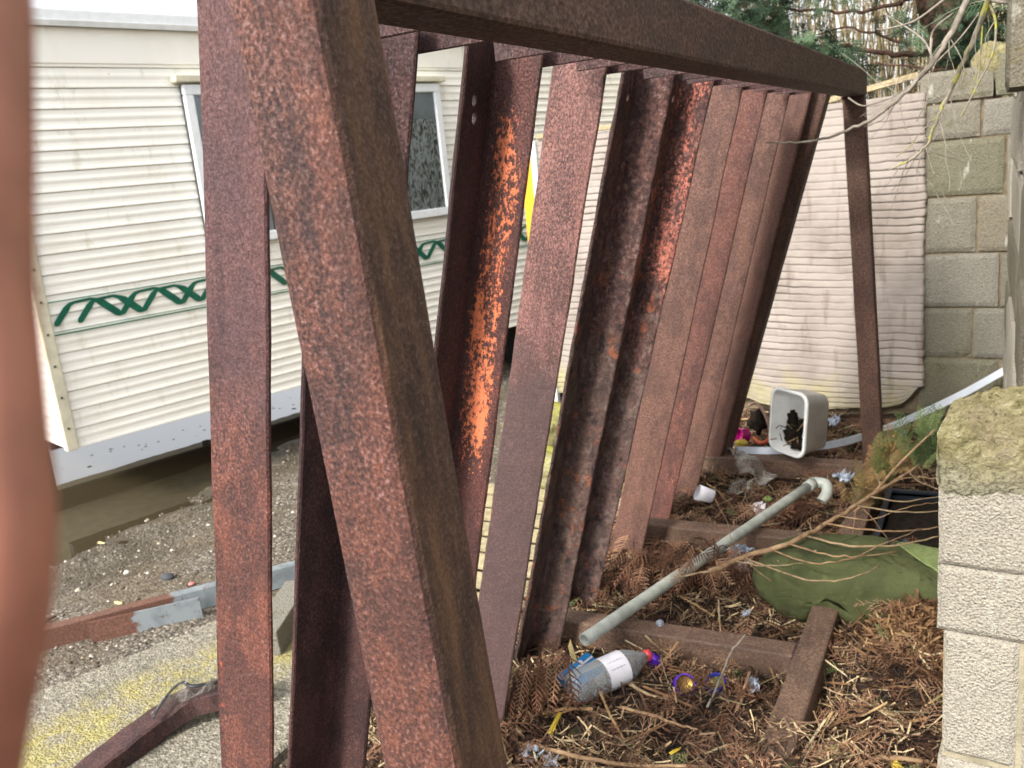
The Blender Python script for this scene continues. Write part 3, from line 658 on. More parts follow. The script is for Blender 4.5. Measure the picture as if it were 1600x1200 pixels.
# mossy lump of mortar on the coping
def lump(name, c, r, mat, parent=None, amp=.3, fr=6, res=3, zmin=None):
    bm = bmesh.new(); bmesh.ops.create_icosphere(bm, subdivisions=res, radius=1); sd_ = random.random()*40
    for q in bm.verts:
        p = q.co.copy(); d = 1+amp*(noise.noise(p*fr*.3+Vector((sd_, 0, 0)))+.5*noise.noise(p*fr*.9+Vector((sd_, 3, 0))))
        q.co = Vector((c[0]+p.x*r[0]*d, c[1]+p.y*r[1]*d, c[2]+p.z*r[2]*d))
        if zmin is not None: q.co.z = max(q.co.z, zmin)
    V = [tuple(q.co) for q in bm.verts]; Fc = [tuple(q.index for q in f_.verts) for f_ in bm.faces]; bm.free()
    return mesh(name, V, Fc, mat, parent, smooth=True)
c0 = wp(.30, -.05, 1.76); lump('mortar_lump', c0, (.10, .06, .10), M['moss_lump'], BW, amp=.35)
# render panel
RW = thing('render_wall', 'pinkish white combed render panel with horizontal ridges and a ragged edge', 'wall', tuple(wp(-1.2, 0, 0)))
ns, nz = 150, 420; s0, s1, z0, z1 = -2.30, .012, -.02, 1.665
U, Wv = np.meshgrid(np.linspace(0, 1, ns+1), np.linspace(0, 1, nz+1))
Sx = s0+(s1-s0)*U; Zx = z0+(z1-z0)*Wv
wav = Zx + .018*vnoise(Sx, Zx*.6, 1.3, 11) + .007*vnoise(Sx, Zx, 6, 12) + .0050*vnoise(Sx, Zx, 16, 15) + .003*vnoise(Sx, Zx, 40, 17) + .02*np.sin((Sx+1.1)*1.2)
ph = (wav/.040) % 1.0
rid = np.where(ph < .12, -.8, np.where(ph < .24, (ph-.12)/.12, 1-.45*(ph-.24)/.76))
amp_ = .0046*(1+.9*vnoise(Sx, Zx, 4, 13))*(.15+1.5*(vnoise(Sx, Zx*4, 3.5, 19)+.5))
nn = .028 + amp_*rid + .006*vnoise(Sx, Zx, 9, 14) + .004*vnoise(Sx, Zx, 30, 16) + .014*vnoise(Sx, Zx, 1.7, 18)
rag = .010*vnoise(Sx*0, Zx, 5, 21) + .010*vnoise(Sx*0, Zx, 30, 22)
Sx = Sx + rag*np.clip((U-.9)/.1, 0, 1)
bot = .07*np.clip(vnoise(Sx, Sx*0, 3, 23)+.25, 0, 1)+.04*(vnoise(Sx, Sx*0, 14, 24)+.5) + .17*np.clip((U-.90)/.10, 0, 1)**2
Zx = Zx + bot*np.clip(1-Wv/.12, 0, 1); Zx = Zx + .012*vnoise(Sx, Sx*0, 5, 25)*np.clip((Wv-.9)/.1, 0, 1)
o_, d_, m_ = np.array(WO), np.array(WD), np.array(WN)
front = o_ + Sx[..., None]*d_ + nn[..., None]*m_ + Zx[..., None]*np.array([0, 0, 1.]); front = front.reshape(-1, 3)
i = (np.arange(nz)[:, None]*(ns+1)+np.arange(ns)[None, :]).ravel(); Q = np.stack([i, i+1, i+ns+2, i+ns+1], 1)
rim = list(range(ns+1)) + [j*(ns+1)+ns for j in range(1, nz+1)] + [nz*(ns+1)+k for k in range(ns-1, -1, -1)] + [j*(ns+1) for j in range(nz-1, 0, -1)]
nv = len(front); back = front[rim]; dist = ((back-o_) @ m_)[:, None]; back = back - (dist+.012)*m_; K = len(rim)
Q2 = [(rim[a], nv+a, nv+(a+1) % K, rim[(a+1) % K]) for a in range(K)]
fast_mesh('combed_render', np.vstack([front, back]), np.vstack([Q, np.array(Q2)]), M['render'], smooth=False, parent=RW)
bpy.data.objects['combed_render'].matrix_basis = WM[RW.name].inverted(); WM['combed_render'] = Matrix.Identity(4)
v, f = box_vf(-2.30, -2.262, -.02, .05, -.1, 1.66); mesh('edge_board', [wp(*p) for p in v], f, M['upvc'], RW, bevel=.003)
# battens on top
def plank(name, p0, p1, w, h, mat, label=None, cat=None, parent=None, up_=(0, 0, 1), ends=True):
    m = frame_along(p0, p1, Vector(up_)); L = (Vector(p1)-Vector(p0)).length; v, f = box_vf(-h/2, h/2, -w/2, w/2, 0, L)
    o = mesh(name, [(a, b, c+(.02*(b/w) if c > 0 else 0)) for a, b, c in v], f, mat, parent, world=m, bevel=.002)
    if label: tag(o, label, cat)
    return o
plank('timber_batten', wp(-.55, -.04, 1.675), wp(-.045, -.06, 1.755), .05, .03, M['batten'], 'weathered timber batten with a broken end lying on top of the wall', 'batten')
plank('timber_batten', wp(-2.25, .02, 1.684), wp(-.57, .02, 1.700), .05, .028, M['batten'], 'long timber batten along the top edge of the render', 'batten')

# side wall on the right
SW = thing('side_wall', 'rough block wall running along the right edge of the picture', 'wall', (.08, 3.4, 0))
v, f = box_vf(.088, .26, 1.97, 5.0, -.15, 2.25); mesh('mortar_core', v, f, M['mortar'], SW)
SD, SN = Vector((0, -1, 0)), Vector((-1, 0, 0)); z = .0; row = 0
while z < 2.2:
    h = .265; s_ = 0.02 + (.22 if row % 2 else 0); prev = 0.0
    js = [0.0] + [q for q in np.arange(s_+.25, 3.0, .53)] + [3.03]
    for a, b in zip(js[:-1], js[1:]):
        block('block', Vector((.075+random.uniform(-.012, .008), 5.0, 0)), SD, SN, float(a)+.008, float(b)-.008, z+.006, z+h-.006, .15, M[random.choice(['block_pale', 'block_pale', 'block_tan'])], SW, res=.03)
    z += h; row += 1
block('coping_block', Vector((.045, 4.2, 0)), SD, SN, 0, .6, 1.60, 1.83, .15, M['block_moss'], SW); block('coping_block', Vector((.030, 3.3, 0)), SD, SN, 0, .5, 1.58, 1.9, .15, M['block_tan'], SW)

# near pillar
PL = thing('block_pillar', 'sunlit near block pillar with a mossy mortar top at the right edge', 'pillar', (.1, 1.85, 0))
PO = Vector((-.076, 1.75, 0)); PD = Vector((math.cos(R(5)), -math.sin(R(5)), 0)); PN = Vector((-math.sin(R(5)), -math.cos(R(5)), 0))
def pblock(s0, s1, z0, z1, mat, name='block', o=PO): return block(name, o, PD, PN, s0, s1, z0, z1, .22, M[mat], PL, rough=.0020, res=.009)
pblock(0, .50, .691, .955, 'block_pale'); pblock(-.001, .50, .550, .687, 'block_pale', o=PO-PN*.006); pblock(.012, .139, .275, .546, 'block_pale', o=PO-PN*.010)
pblock(.149, .50, .275, .546, 'block_pale', o=PO-PN*.010); pblock(.004, .50, -.01, .264, 'block_pale')
v, f = box_vf(.010, .49, -.205, -.016, -.1, .955); mesh('mortar_bed', [wp(a, b, c, PO, PD, PN) for a, b, c in v], f, M['mortar_pink'], PL)
# mortar and moss plastered over the top of the pillar
nx, ny = 130, 110; V, Fc = [], []
for j in range(ny+1):
    for i in range(nx+1):
        u = i/nx; s_ = u*.5
        t = j/ny
        if t < .35: zz = .845 + .11*(t/.35) + (0 if t > 0 else 0); nn_ = .008*(math.sin(min(1, t/.12)*1.57)) + .004
        else: zz = .955 + .0; nn_ = .012 - (t-.35)/.65*.21
        nv_ = noise.noise(Vector((s_*16, zz*16+nn_*10, 1)))*.007 + noise.noise(Vector((s_*45, nn_*45, zz*45)))*.006 + abs(noise.noise(Vector((s_*95, nn_*95, zz*95))))*.007
        rise = .022*min(1, max(0, s_-.02)/.10)*min(1, max(0, (t-.2)/.55)) + .02*min(1, t*2)*min(1, s_/.06)
        low = (.05*noise.noise(Vector((s_*9, 0, 7)))+.02*noise.noise(Vector((s_*40, 0, 7))))*max(0, 1-t/.2)
        V.append(wp(s_-.003+nv_*.4, nn_+nv_*(1.2 if t > .02 else 0)-(.016 if t == 0 else 0), zz+rise+nv_*1.4+low, PO, PD, PN))
for j in range(ny):
    for i in range(nx): a = j*(nx+1)+i; Fc.append((a, a+1, a+nx+2, a+nx+1))
k = len(V); rimL = [j*(nx+1) for j in range(ny+1)]
V += [Vector((V[a][0]+.004, V[a][1], .86)) for a in rimL]
for j in range(ny): Fc.append((rimL[j], rimL[j+1], k+j+1, k+j))
mesh('mortar_cap', V, Fc, M['moss_lump'], PL, smooth=False)
block('block', Vector((.060, 1.80, 0)), PD, PN, 0, .3, 1.16, 1.55, .2, M['block_pale'], PL, rough=.004, res=.012)
v, f = box_vf(.004, .28, -.19, -.008, 1.05, 1.17); mesh('mortar_bed', [wp(a, b, c, Vector((.060, 1.80, 0)), PD, PN) for a, b, c in v], f, M['mortar_pink'], PL)

# ------------------------------------------------------------------ plants and litter (numpy merged fronds and needles)
def frond_proto(seed, L=.16, nsh=14, sub=True, w=.0022, droop=.25, spread=.42):
    r = np.random.default_rng(seed); V = []; Q = []
    def strip(p, d, n, length, width, seg, curl):
        p = np.array(p, float); d = np.array(d, float); base = len(V); pts = [p.copy()]
        for k in range(seg):
            p = p + d*length/seg; pts.append(p.copy()); d = d + np.array([0, 0, -curl/seg]) + r.normal(0, .05, 3); d /= np.linalg.norm(d)
        side = np.cross(d, n); side /= max(1e-6, np.linalg.norm(side))
        for k, q in enumerate(pts):
            ww = width*(1-.6*k/seg); V.append(q-side*ww/2); V.append(q+side*ww/2)
            if k: b = base+2*k; Q.append((b-2, b-1, b+1, b))
        return pts, d
    pts, _ = strip((0, 0, 0), (1, 0, .1), (0, 0, 1), L, w*1.2, 5, droop)
    for k in range(nsh):
        t = (k+1)/(nsh+1); i = int(t*5); p = np.array(pts[i])*(1-(t*5-i)) + np.array(pts[min(i+1, 5)])*(t*5-i)
        sgn = 1 if k % 2 else -1; a = .75+.2*r.random(); d = np.array([math.cos(a), sgn*math.sin(a), .12*r.normal()])
        ln = L*spread*(1-t*.65)*(.8+.4*r.random()); q, dd = strip(p, d/np.linalg.norm(d), (0, 0.2*r.normal(), 1), ln, w, 3, droop*1.2)
        if sub:
            for m in (1, 2):
                for s2 in (-1, 1):
                    d2 = np.array([math.cos(a+s2*.6), sgn*math.sin(a+s2*.6*sgn*.5), .1*r.normal()]); strip(q[m], d2/np.linalg.norm(d2), (0, 0.3*r.normal(), 1), ln*.42, w*.85, 1, 0)
    return np.array(V), np.array(Q)
def rots(yaw, pitch, roll):
    cy, sy, cp_, sp, cr, sr = np.cos(yaw), np.sin(yaw), np.cos(pitch), np.sin(pitch), np.cos(roll), np.sin(roll)
    Z = np.zeros((len(yaw), 3, 3)); Z[:, 0, 0] = cy*cp_; Z[:, 0, 1] = cy*sp*sr-sy*cr; Z[:, 0, 2] = cy*sp*cr+sy*sr
    Z[:, 1, 0] = sy*cp_; Z[:, 1, 1] = sy*sp*sr+cy*cr; Z[:, 1, 2] = sy*sp*cr-cy*sr; Z[:, 2, 0] = -sp; Z[:, 2, 1] = cp_*sr; Z[:, 2, 2] = cp_*cr
    return Z
def scatter(name, protos, pos, yaw, pitch, roll, scale, tint, mat, parent=None):
    Vs, Qs, Ts, base = [], [], [], 0; which = rng.integers(0, len(protos), len(pos)); Rm = rots(yaw, pitch, roll)*scale[:, None, None]
    for k, (pv, pq) in enumerate(protos):
        m = which == k; n = int(m.sum())
        if not n: continue
        v = np.einsum('nij,vj->nvi', Rm[m], pv) + pos[m][:, None, :]
        q = pq[None] + (np.arange(n)*len(pv))[:, None, None] + base
        Vs.append(v.reshape(-1, 3)); Qs.append(q.reshape(-1, 4)); Ts.append(np.repeat(tint[m], len(pv))); base += n*len(pv)
    o = fast_mesh(name, np.vstack(Vs), np.vstack(Qs), mat, tint=np.concatenate(Ts))
    if parent is not None:
        o.parent = parent; o.matrix_basis = WM[parent.name].inverted()
    return o
ico = bmesh.new(); bmesh.ops.create_cube(ico, size=1)
peb = []
for k in range(5):
    bmc = bmesh.new(); bmesh.ops.create_cube(bmc, size=1); bmesh.ops.subdivide_edges(bmc, edges=bmc.edges, cuts=1, use_grid_fill=True)
    vv = np.array([tuple(q.co.normalized()*(.5+.1*math.sin(q.index*3.1+k))) for q in bmc.verts])*[1.2, 1, .6]; qq = np.array([[w.index for w in f_.verts] for f_ in bmc.faces]); bmc.free(); peb.append((vv, qq))
ico.free()
needle = []
for k in range(8):
    r_ = np.random.default_rng(50+k); a = r_.normal(0, .35); L = .045
    p = [np.array([-L/2, 0, 0]), np.array([0, a*.012, .004*r_.normal()]), np.array([L/2, a*.02*r_.normal(), .006*r_.normal()])]
    w = .0015+.0009*r_.random(); V = []
    for q in p: V += [q+[0, -w, 0], q+[0, w*.2, w*1.1]]
    needle.append((np.array(V), np.array([(0, 2, 3, 1), (2, 4, 5, 3)])))
def area_pts(n, x0, x1, y0, y1, keep=None, lift=(.0, .02)):
    x = rng.uniform(x0, x1, n); y = rng.uniform(y0, y1, n)
    if keep is not None: m = keep(x, y); x, y = x[m], y[m]
    z = height(x, y) + rng.uniform(*lift, len(x)); return np.stack([x, y, z], 1)
def off_steel(x, y):
    on = (np.abs(x+.425) < .042) & (y > 1.93) & (y < 4.05)
    for cy in (2.365, 3.16, 4.0): on |= (np.abs(y-cy) < .042) & (x > -1.15) & (x < -.46)
    return ~on
def sc(pos, name, protos, mat, smin=.6, smax=1.5, tilt=.35, tlo=0, thi=1, tp=1.0, yaw=None, parent=None, roll=.6):
    n = len(pos); pat = vnoise(pos[:, 0], pos[:, 1], 6, 31)+.7*vnoise(pos[:, 0], pos[:, 1], 17, 32); yw = rng.uniform(0, 6.283, n) if yaw is None else rng.normal(yaw[0], yaw[1], n)
    return scatter(name, protos, pos, yw, rng.normal(0, tilt, n), rng.normal(0, roll, n), rng.uniform(smin, smax, n), np.clip(tlo+(thi-tlo)*rng.random(n)**tp + .45*pat, 0, 1), mat, parent)
pos = np.vstack([area_pts(26000, -1.9, .1, 1.1, 2.9, off_steel, (.0, .022)), area_pts(24000, -1.9, .1, 2.6, 4.95, off_steel, (.0, .02))])
tag(sc(pos, 'needle_litter', needle, M['litter'], .5, 1.5, .4, 0, 1, 1.0), 'deep brown litter of dead conifer needles on the soil', kind='stuff')
pos = area_pts(1700, -1.9, .1, 1.1, 4.9, off_steel, (.005, .03))
tag(sc(pos, 'straw_litter', [(a*[2.2, 1.6, 1], b) for a, b in needle], M['straw'], .6, 1.7, .3, 0, 1), 'loose pale straw and stalks strewn over the litter', kind='stuff')
fr = [frond_proto(k, .13, 12, True, .0024, .3) for k in range(5)]
pos = area_pts(1900, -1.7, .08, 1.2, 4.8, off_steel, (.008, .04))
tag(sc(pos, 'frond_litter', fr, M['frond_brown'], .45, 1.1, .25, 0, 1, 1.0), 'fallen brown conifer fronds lying flat over the litter', kind='stuff')
pos = area_pts(260, -1.3, .05, 1.3, 4.8, off_steel, (.012, .04))
tag(sc(pos, 'green_sprigs', fr, M['frond_green'], .25, .5, .35), 'small green conifer sprigs scattered over the litter', kind='stuff')
pos = area_pts(420, -1.7, .08, 1.2, 4.8, off_steel, (.01, .04))
tag(sc(pos, 'twig_litter', [(a*[3.2, 1.5, 1], b) for a, b in needle], M['stems'], .7, 1.6, .3, 0, 1), 'thin grey twigs scattered over the litter', kind='stuff')
pos = area_pts(1500, -1.7, .08, 1.2, 4.9, off_steel, (-.002, .012)); n = len(pos)
tag(scatter('soil_crumbs', peb, pos, rng.uniform(0, 6.28, n), rng.normal(0, .3, n), rng.normal(0, .3, n), rng.gamma(2.0, .004, n)+.003, rng.random(n), M['crumb']), 'dark crumbs of soil and bark between the needles', kind='stuff')
# needles lying on the buried near end of the base beam
pos = np.stack([rng.normal(-.44, .05, 500), rng.uniform(1.5, 2.0, 500), np.full(500, .108)+rng.uniform(0, .02, 500)], 1)
tag(sc(pos, 'needle_drift', needle, M['litter'], .5, 1.3, .3), 'needles drifted over the near end of the base beam', kind='stuff')
# mound of straw by the pillar
mx = rng.normal(-.15, .08, 1800); my = rng.normal(2.50, .09, 1800)
pos = np.stack([mx, my, height(mx, my)+rng.uniform(0, .03, 1800)], 1)
tag(sc(pos, 'straw_mound', needle, M['straw'], .8, 1.9, .45, 0, .8), 'mound of straw and dead needles heaped against the green cushion and pillar', kind='stuff')
# drooping clumps of dead fronds
def clump(name, c, n, r, label, ypr, sz=(.6, 1.1), protos=None, mat='frond_brown', tilt=.35, lift=.09):
    P = np.stack([rng.normal(c[0], r[0], n), rng.normal(c[1], r[1], n), c[2]+rng.uniform(0, lift, n)], 1)
    o = scatter(name, protos or fr2, P, rng.normal(ypr[0], .40, n), rng.normal(ypr[1], tilt, n), rng.normal(0, .5, n), rng.uniform(sz[0], sz[1], n), rng.random(n), M[mat])
    tag(o, label, 'conifer fronds', 'clumps of dead conifer fronds'); return o
fr2 = [frond_proto(20+k, .19, 22, False, .0052, .75, .27) for k in range(5)]
c0 = (-1.0970, 2.7140, 0.0600); clump('frond_clump', (c0[0], c0[1]+.08, .08), 26, (.06, .05), 'brown frond clump at the foot of the dusty slats left of the pipe', (-1.6, .15))
c0 = (-0.9060, 2.7300, 0.0300); clump('frond_clump', (c0[0], c0[1]+.10, .09), 32, (.07, .04), 'largest drooping brown frond clump between the grey pipe and near cross member', (-1.7, .15))
c0 = (-0.7620, 2.7730, 0.0300); clump('frond_clump', (c0[0], c0[1]+.09, .08), 20, (.05, .04), 'brown frond clump hanging beside the left end of the green cushion', (-1.9, .15))
c0 = (-1.1100, 2.0170, 0.1000); clump('frond_clump', c0, 34, (.03, .05), 'brown frond clump at the feet of the blackened slats by the bottle', (-1.6, .9), (.6, 1.1))
c0 = (-0.6800, 3.4770, 0.0500); clump('frond_clump', c0, 30, (.07, .06), 'flat brown fronds between the grey pipe and the dead branch', (-2.6, .1), (.7, 1.2), lift=.04)

# pebbles on the yard
def on_yard(x, y):
    b = np.array([-2.8, 2.4]); return (x > -4.35) & (x < -1.9)
pos = area_pts(5500, -4.4, -1.8, 1.2, 6.0, on_yard, (-.001, .004)); n = len(pos)
tag(scatter('gravel', peb, pos, rng.uniform(0, 6.28, n), rng.normal(0, .3, n), rng.normal(0, .3, n), rng.gamma(2.2, .0030, n)+.003, rng.random(n)**1.8, M['pebble']), 'loose gravel scattered on the muddy yard', kind='stuff')

nS = 70; sx = rng.uniform(-6.0, -4.45, nS); sy = 3.2+rng.uniform(-.6, 4, nS); sx = -4.62 + (sy-3.11)*.2867 - rng.normal(0, .10, nS) - 1.42
tag(scatter('floating_debris', [(a*[1, 1, .25], b) for a, b in peb], np.stack([sx, sy, np.full(nS, -.2625)], 1), rng.uniform(0, 6.28, nS), np.zeros(nS), np.zeros(nS), rng.gamma(2, .007, nS)+.006, rng.random(nS)*.4, M['crumb']), 'dark leaf scum floating on the puddle along the caravan', kind='stuff')
# thicket of bare stems behind the walls
def stems(n):
    V, Q, T = [], [], []; b = 0
    for k in range(n):
        x = rng.uniform(-2.0, 3.0); y = rng.uniform(6.6, 9.4) - .1*x; h = rng.uniform(2.6, 4.6); lx, ly = rng.normal(0, .10, 2)*h; r0 = rng.gamma(3, .0022)+.003; t = rng.random(); bx_, by_ = rng.normal(0, .16, 2)
        for j in range(6):
            u = j/5; r = r0*(1-.75*u); cx = x+lx*u*u+bx_*math.sin(u*3); cy = y+ly*u*u+by_*math.sin(u*2.4); cz = -.2+h*u
            for a in (0, 2.09, 4.19): V.append((cx+r*math.cos(a), cy+r*math.sin(a), cz)); T.append(t)
            if j:
                for a in range(3): Q.append((b+(j-1)*3+a, b+(j-1)*3+(a+1) % 3, b+j*3+(a+1) % 3, b+j*3+a))
        b += 18
    return V, Q, T
V, Q, T = stems(1100)
tag(fast_mesh('bare_thicket', V, Q, M['stems'], tint=T), 'dense thicket of bare pale stems behind the walls', kind='stuff')
# loose twigs lacing through the thicket
V, Q, T = [], [], []; b = 0
for k in range(1300):
    p = np.array([rng.uniform(-1.9, 2.4), rng.uniform(6.2, 9.0), rng.uniform(1.0, 4.2)]); d = rng.normal(0, 1, 3); d[2] = abs(d[2])*.6; d /= np.linalg.norm(d); L = rng.uniform(.3, .9); t = rng.random()
    for j in range(5):
        r = .0045*(1-.17*j)
        for a in (0, 2.09, 4.19): V.append(tuple(p+[r*math.cos(a), 0, r*math.sin(a)])); T.append(t)
        if j:
            for a in range(3): Q.append((b+(j-1)*3+a, b+(j-1)*3+(a+1) % 3, b+j*3+(a+1) % 3, b+j*3+a))
        p = p + d*L/4; d = d + rng.normal(0, .22, 3); d /= np.linalg.norm(d)
    b += 15
tag(fast_mesh('thicket_twigs', V, Q, M['stems'], tint=T), 'fine twigs lacing through the bare thicket', kind='stuff')

# conifer beyond the wall: trunk, limbs, foliage
CT = thing('conifer_tree', 'dark conifer with a fibrous reddish trunk leaning behind the block wall', 'tree', (.05, 6.0, -.2))
def tubeo(name, pts, rad, mat, parent=None, sides=8, n=5, jit=0, **k):
    P = smooth_path(pts, n)
    if jit: P = [p+Vector((random.gauss(0, jit), random.gauss(0, jit), random.gauss(0, jit))) if 0 < q < len(P)-1 else p for q, p in enumerate(P)]
    return mesh(name, *tube_vf(P, rad, sides, **k), mat, parent, smooth=True)
P = smooth_path([(-.02, 6.05, -.3), (-.05, 6.02, .8), (-.12, 6.0, 1.6), (-.30, 5.98, 2.3), (-.5, 5.95, 3.2), (-.55, 5.9, 4.6)], 8)
V, Fc = tube_vf(P, lambda t: .20*(1-.6*t), 26)
V = [p + Vector((1, 1, 0))*(.02*noise.noise(Vector((p.x*22, p.y*22, p.z*1.5)))) for p in V]
mesh('trunk', V, Fc, M['bark_red'], CT, smooth=True)
LB = [([(-0.1470, 5.9000, 1.9250), (-0.3980, 5.9000, 1.9100), (-0.5450, 5.8000, 1.9250), (-0.7030, 5.7000, 1.9760), (-0.8750, 5.6000, 2.0080), (-1.1260, 5.4000, 2.0750), (-1.3820, 5.3000, 2.2000)], .020),
      ([(-0.1850, 5.9000, 2.2650), (-0.4400, 5.9000, 2.2080), (-0.5020, 5.8000, 2.1880), (-0.6720, 5.7000, 2.1680), (-0.8720, 5.6000, 2.1910), (-1.1410, 5.5000, 2.2550), (-1.4730, 5.4000, 2.3950)], .016),
      ([(-0.1790, 5.9000, 1.8960), (-0.3990, 5.9000, 1.9590), (-0.5850, 5.8000, 2.0240), (-0.7430, 5.7000, 2.0950), (-0.9540, 5.6000, 2.0570)], .013),
      ([(-0.1110, 5.8000, 1.7630), (-0.3680, 5.8000, 1.8310), (-0.5920, 5.7000, 1.8810), (-0.8180, 5.6000, 1.8660)], .009),
      ([(-0.2180, 5.9000, 2.3690), (-0.8100, 5.6000, 2.4690), (-1.2900, 5.4000, 2.4300), (-1.5970, 5.3000, 2.3030)], .02)]
for q, r in LB: tubeo('limb', q, (lambda r: (lambda t: r*(1-.75*t)))(r), M['bark_red'], CT, sides=7, jit=.006)
cf = [frond_proto(60+k, .17, 16, True, .0055, .35, .45) for k in range(5)]
cl = []
def blob(px, n, r): 
    for k in range(n): cl.append((px[0]+random.gauss(0, r), px[1]+random.gauss(0, r), px[2]+random.gauss(0, r*.7)))
blob((-1.2480, 5.5000, 2.2660), 230, .20); blob((-1.5130, 5.4000, 2.3330), 190, .20); blob((-1.0610, 5.6000, 2.0210), 170, .10); blob((-0.8860, 5.6000, 1.9270), 120, .09); blob((-0.7700, 5.5000, 1.8380), 60, .07)
blob((-1.2180, 5.5000, 2.0890), 60, .09); blob((-0.0210, 5.8000, 1.9330), 220, .16); blob((0.0210, 5.7000, 2.0470), 160, .18); blob((-1.7650, 5.4000, 2.5830), 150, .25); blob((-0.9780, 5.6000, 2.5330), 300, .35); blob((-0.1230, 5.8000, 2.4330), 300, .4)
pos = np.array(cl); n = len(pos)
o = scatter('crown', cf, pos, rng.uniform(0, 6.28, n), rng.normal(.4, .5, n), rng.normal(0, .6, n), rng.uniform(.5, 1.0, n), rng.random(n), M['conifer_leaf'], CT)
o['kind'] = 'stuff'

# overhanging bare branches in front
HB = thing('hanging_branch', 'pale bare branch sweeping down and left across the far post', 'branch', (-.3, 3.0, 1.5))
tubeo('stem', [(-0.0240, 3.0000, 1.9590), (-0.0740, 3.0000, 1.8350), (-0.1190, 3.0000, 1.7440), (-0.1600, 3.0000, 1.6830), (-0.2020, 3.0000, 1.6370), (-0.2450, 3.0000, 1.5980), (-0.3180, 3.0000, 1.5460), (-0.3920, 2.9800, 1.5150), (-0.4800, 2.9500, 1.4960), (-0.5660, 2.9000, 1.4980), (-0.6110, 2.8500, 1.5070)], lambda t: .0105*(1-.82*t), M['bark_pale'], HB, jit=.0015)
def twigs(parent, base, n, L, mat, spread=(.5, .3, .5), bias=(0, 0, 0), r=.0022):
    for k in range(n):
        i = random.randrange(1, len(base)-1); p = Vector(base[i]); d = Vector((random.gauss(bias[0], spread[0]), random.gauss(bias[1], spread[1]), random.gauss(bias[2], spread[2]))).normalized(); pts = [p]; l = L*random.uniform(.5, 1.2)
        for j in range(5): p = p + d*l/5; d = (d+Vector((random.gauss(0, .15), random.gauss(0, .15), random.gauss(-.05, .15)))).normalized(); pts.append(p)
        tubeo('twig', pts, lambda t: r*(1-.6*t), mat, parent, sides=5, n=2)
for q, r in (([(-0.3480, 3.0000, 1.5210), (-0.3180, 3.0000, 1.5290), (-0.2860, 3.0000, 1.5510), (-0.2550, 3.0500, 1.6550)], .003), ([(-0.1650, 3.0000, 1.6800), (-0.1680, 3.1000, 1.7730), (-0.1130, 3.1000, 1.8170)], .004), ([(-0.1600, 3.0000, 1.6830), (-0.1970, 3.1000, 1.7590), (-0.3140, 3.2000, 1.8590)], .004),
             ([(-0.1380, 3.0500, 1.8510), (-0.2120, 3.0500, 1.8070), (-0.2810, 3.0500, 1.7970), (-0.3170, 3.0500, 1.7990)], .004), ([(-0.3800, 2.9000, 1.6070), (-0.3450, 2.9000, 1.5810), (-0.3100, 2.9000, 1.5820), (-0.2550, 2.9500, 1.5980)], .003),
             ([(-0.2070, 3.0000, 1.6290), (-0.1730, 3.0000, 1.6600), (-0.0920, 3.0000, 1.7360), (-0.0440, 3.0000, 1.7970)], .0035), ([(-0.1810, 3.0000, 1.5360), (-0.1700, 3.0000, 1.6420), (-0.1630, 3.0000, 1.7460)], .002)):
    tubeo('twig', q, (lambda r: (lambda t: r*(1-.5*t)))(r), M['bark_pale'], HB, sides=5)
HB2 = thing('hanging_branch', 'lichen spotted yellowish branch hanging down in front of the block wall', 'branch', (-.2, 3.1, 1.5))
main = [(-0.0010, 3.1000, 1.9690), (-0.0240, 3.1000, 1.8380), (-0.0590, 3.1000, 1.7350), (-0.0930, 3.1000, 1.6580), (-0.1210, 3.1000, 1.5920), (-0.1480, 3.1000, 1.5340), (-0.1700, 3.1000, 1.4750), (-0.1840, 3.1000, 1.4440), (-0.2290, 3.1000, 1.4080), (-0.2910, 3.1000, 1.3810)]
tubeo('stem', main, lambda t: .0095*(1-.75*t), M['bark_lichen'], HB2, jit=.0015)
for q, r in (([(-0.0300, 3.1000, 1.8390), (-0.0100, 3.1000, 1.8010), (-0.0020, 3.1000, 1.7560), (-0.0100, 3.1000, 1.6840), (-0.0500, 3.1000, 1.6000), (-0.0840, 3.1000, 1.5270)], .0045), ([(-0.0370, 3.1000, 1.7700), (-0.0390, 3.1000, 1.7090), (-0.0430, 3.1000, 1.6580), (-0.0600, 3.1000, 1.6150)], .003),
             ([(-0.0430, 3.1000, 1.6580), (-0.0500, 3.1000, 1.5940), (-0.0740, 3.1000, 1.5520), (-0.0910, 3.1000, 1.5220)], .002), ([(-0.1770, 3.1000, 1.4700), (-0.2220, 3.1000, 1.4550), (-0.2490, 3.1000, 1.4290)], .002), ([(-0.1480, 3.1000, 1.5340), (-0.1950, 3.1000, 1.4910), (-0.2310, 3.1000, 1.4470), (-0.2670, 3.1000, 1.4210)], .002),
             ([(-0.0930, 3.1000, 1.6580), (-0.0620, 3.1000, 1.6320), (-0.0650, 3.1000, 1.5780)], .002), ([(-0.1210, 3.1000, 1.5920), (-0.1780, 3.1000, 1.5730), (-0.2100, 3.1000, 1.5210)], .0022), ([(-0.0030, 3.1000, 1.7820), (-0.0280, 3.1000, 1.7340), (-0.0190, 3.1000, 1.6970)], .002)):
    tubeo('twig', q, (lambda r: (lambda t: r*(1-.5*t)))(r), M['bark_lichen'], HB2, sides=5)
twigs(HB2, [Vector(p) for p in main], 16, .22, M['bark_pale'], spread=(.5, .2, .4), bias=(-.2, 0, -.6), r=.0016)
twigs(HB, [Vector(p) for p in ((-0.0740, 3.0000, 1.8350), (-0.1190, 3.0000, 1.7440), (-0.1600, 3.0000, 1.6830), (-0.2020, 3.0000, 1.6370), (-0.2450, 3.0000, 1.5980), (-0.3180, 3.0000, 1.5460))], 14, .20, M['bark_pale'], spread=(.5, .2, .4), bias=(-.1, 0, -.6), r=.0014)
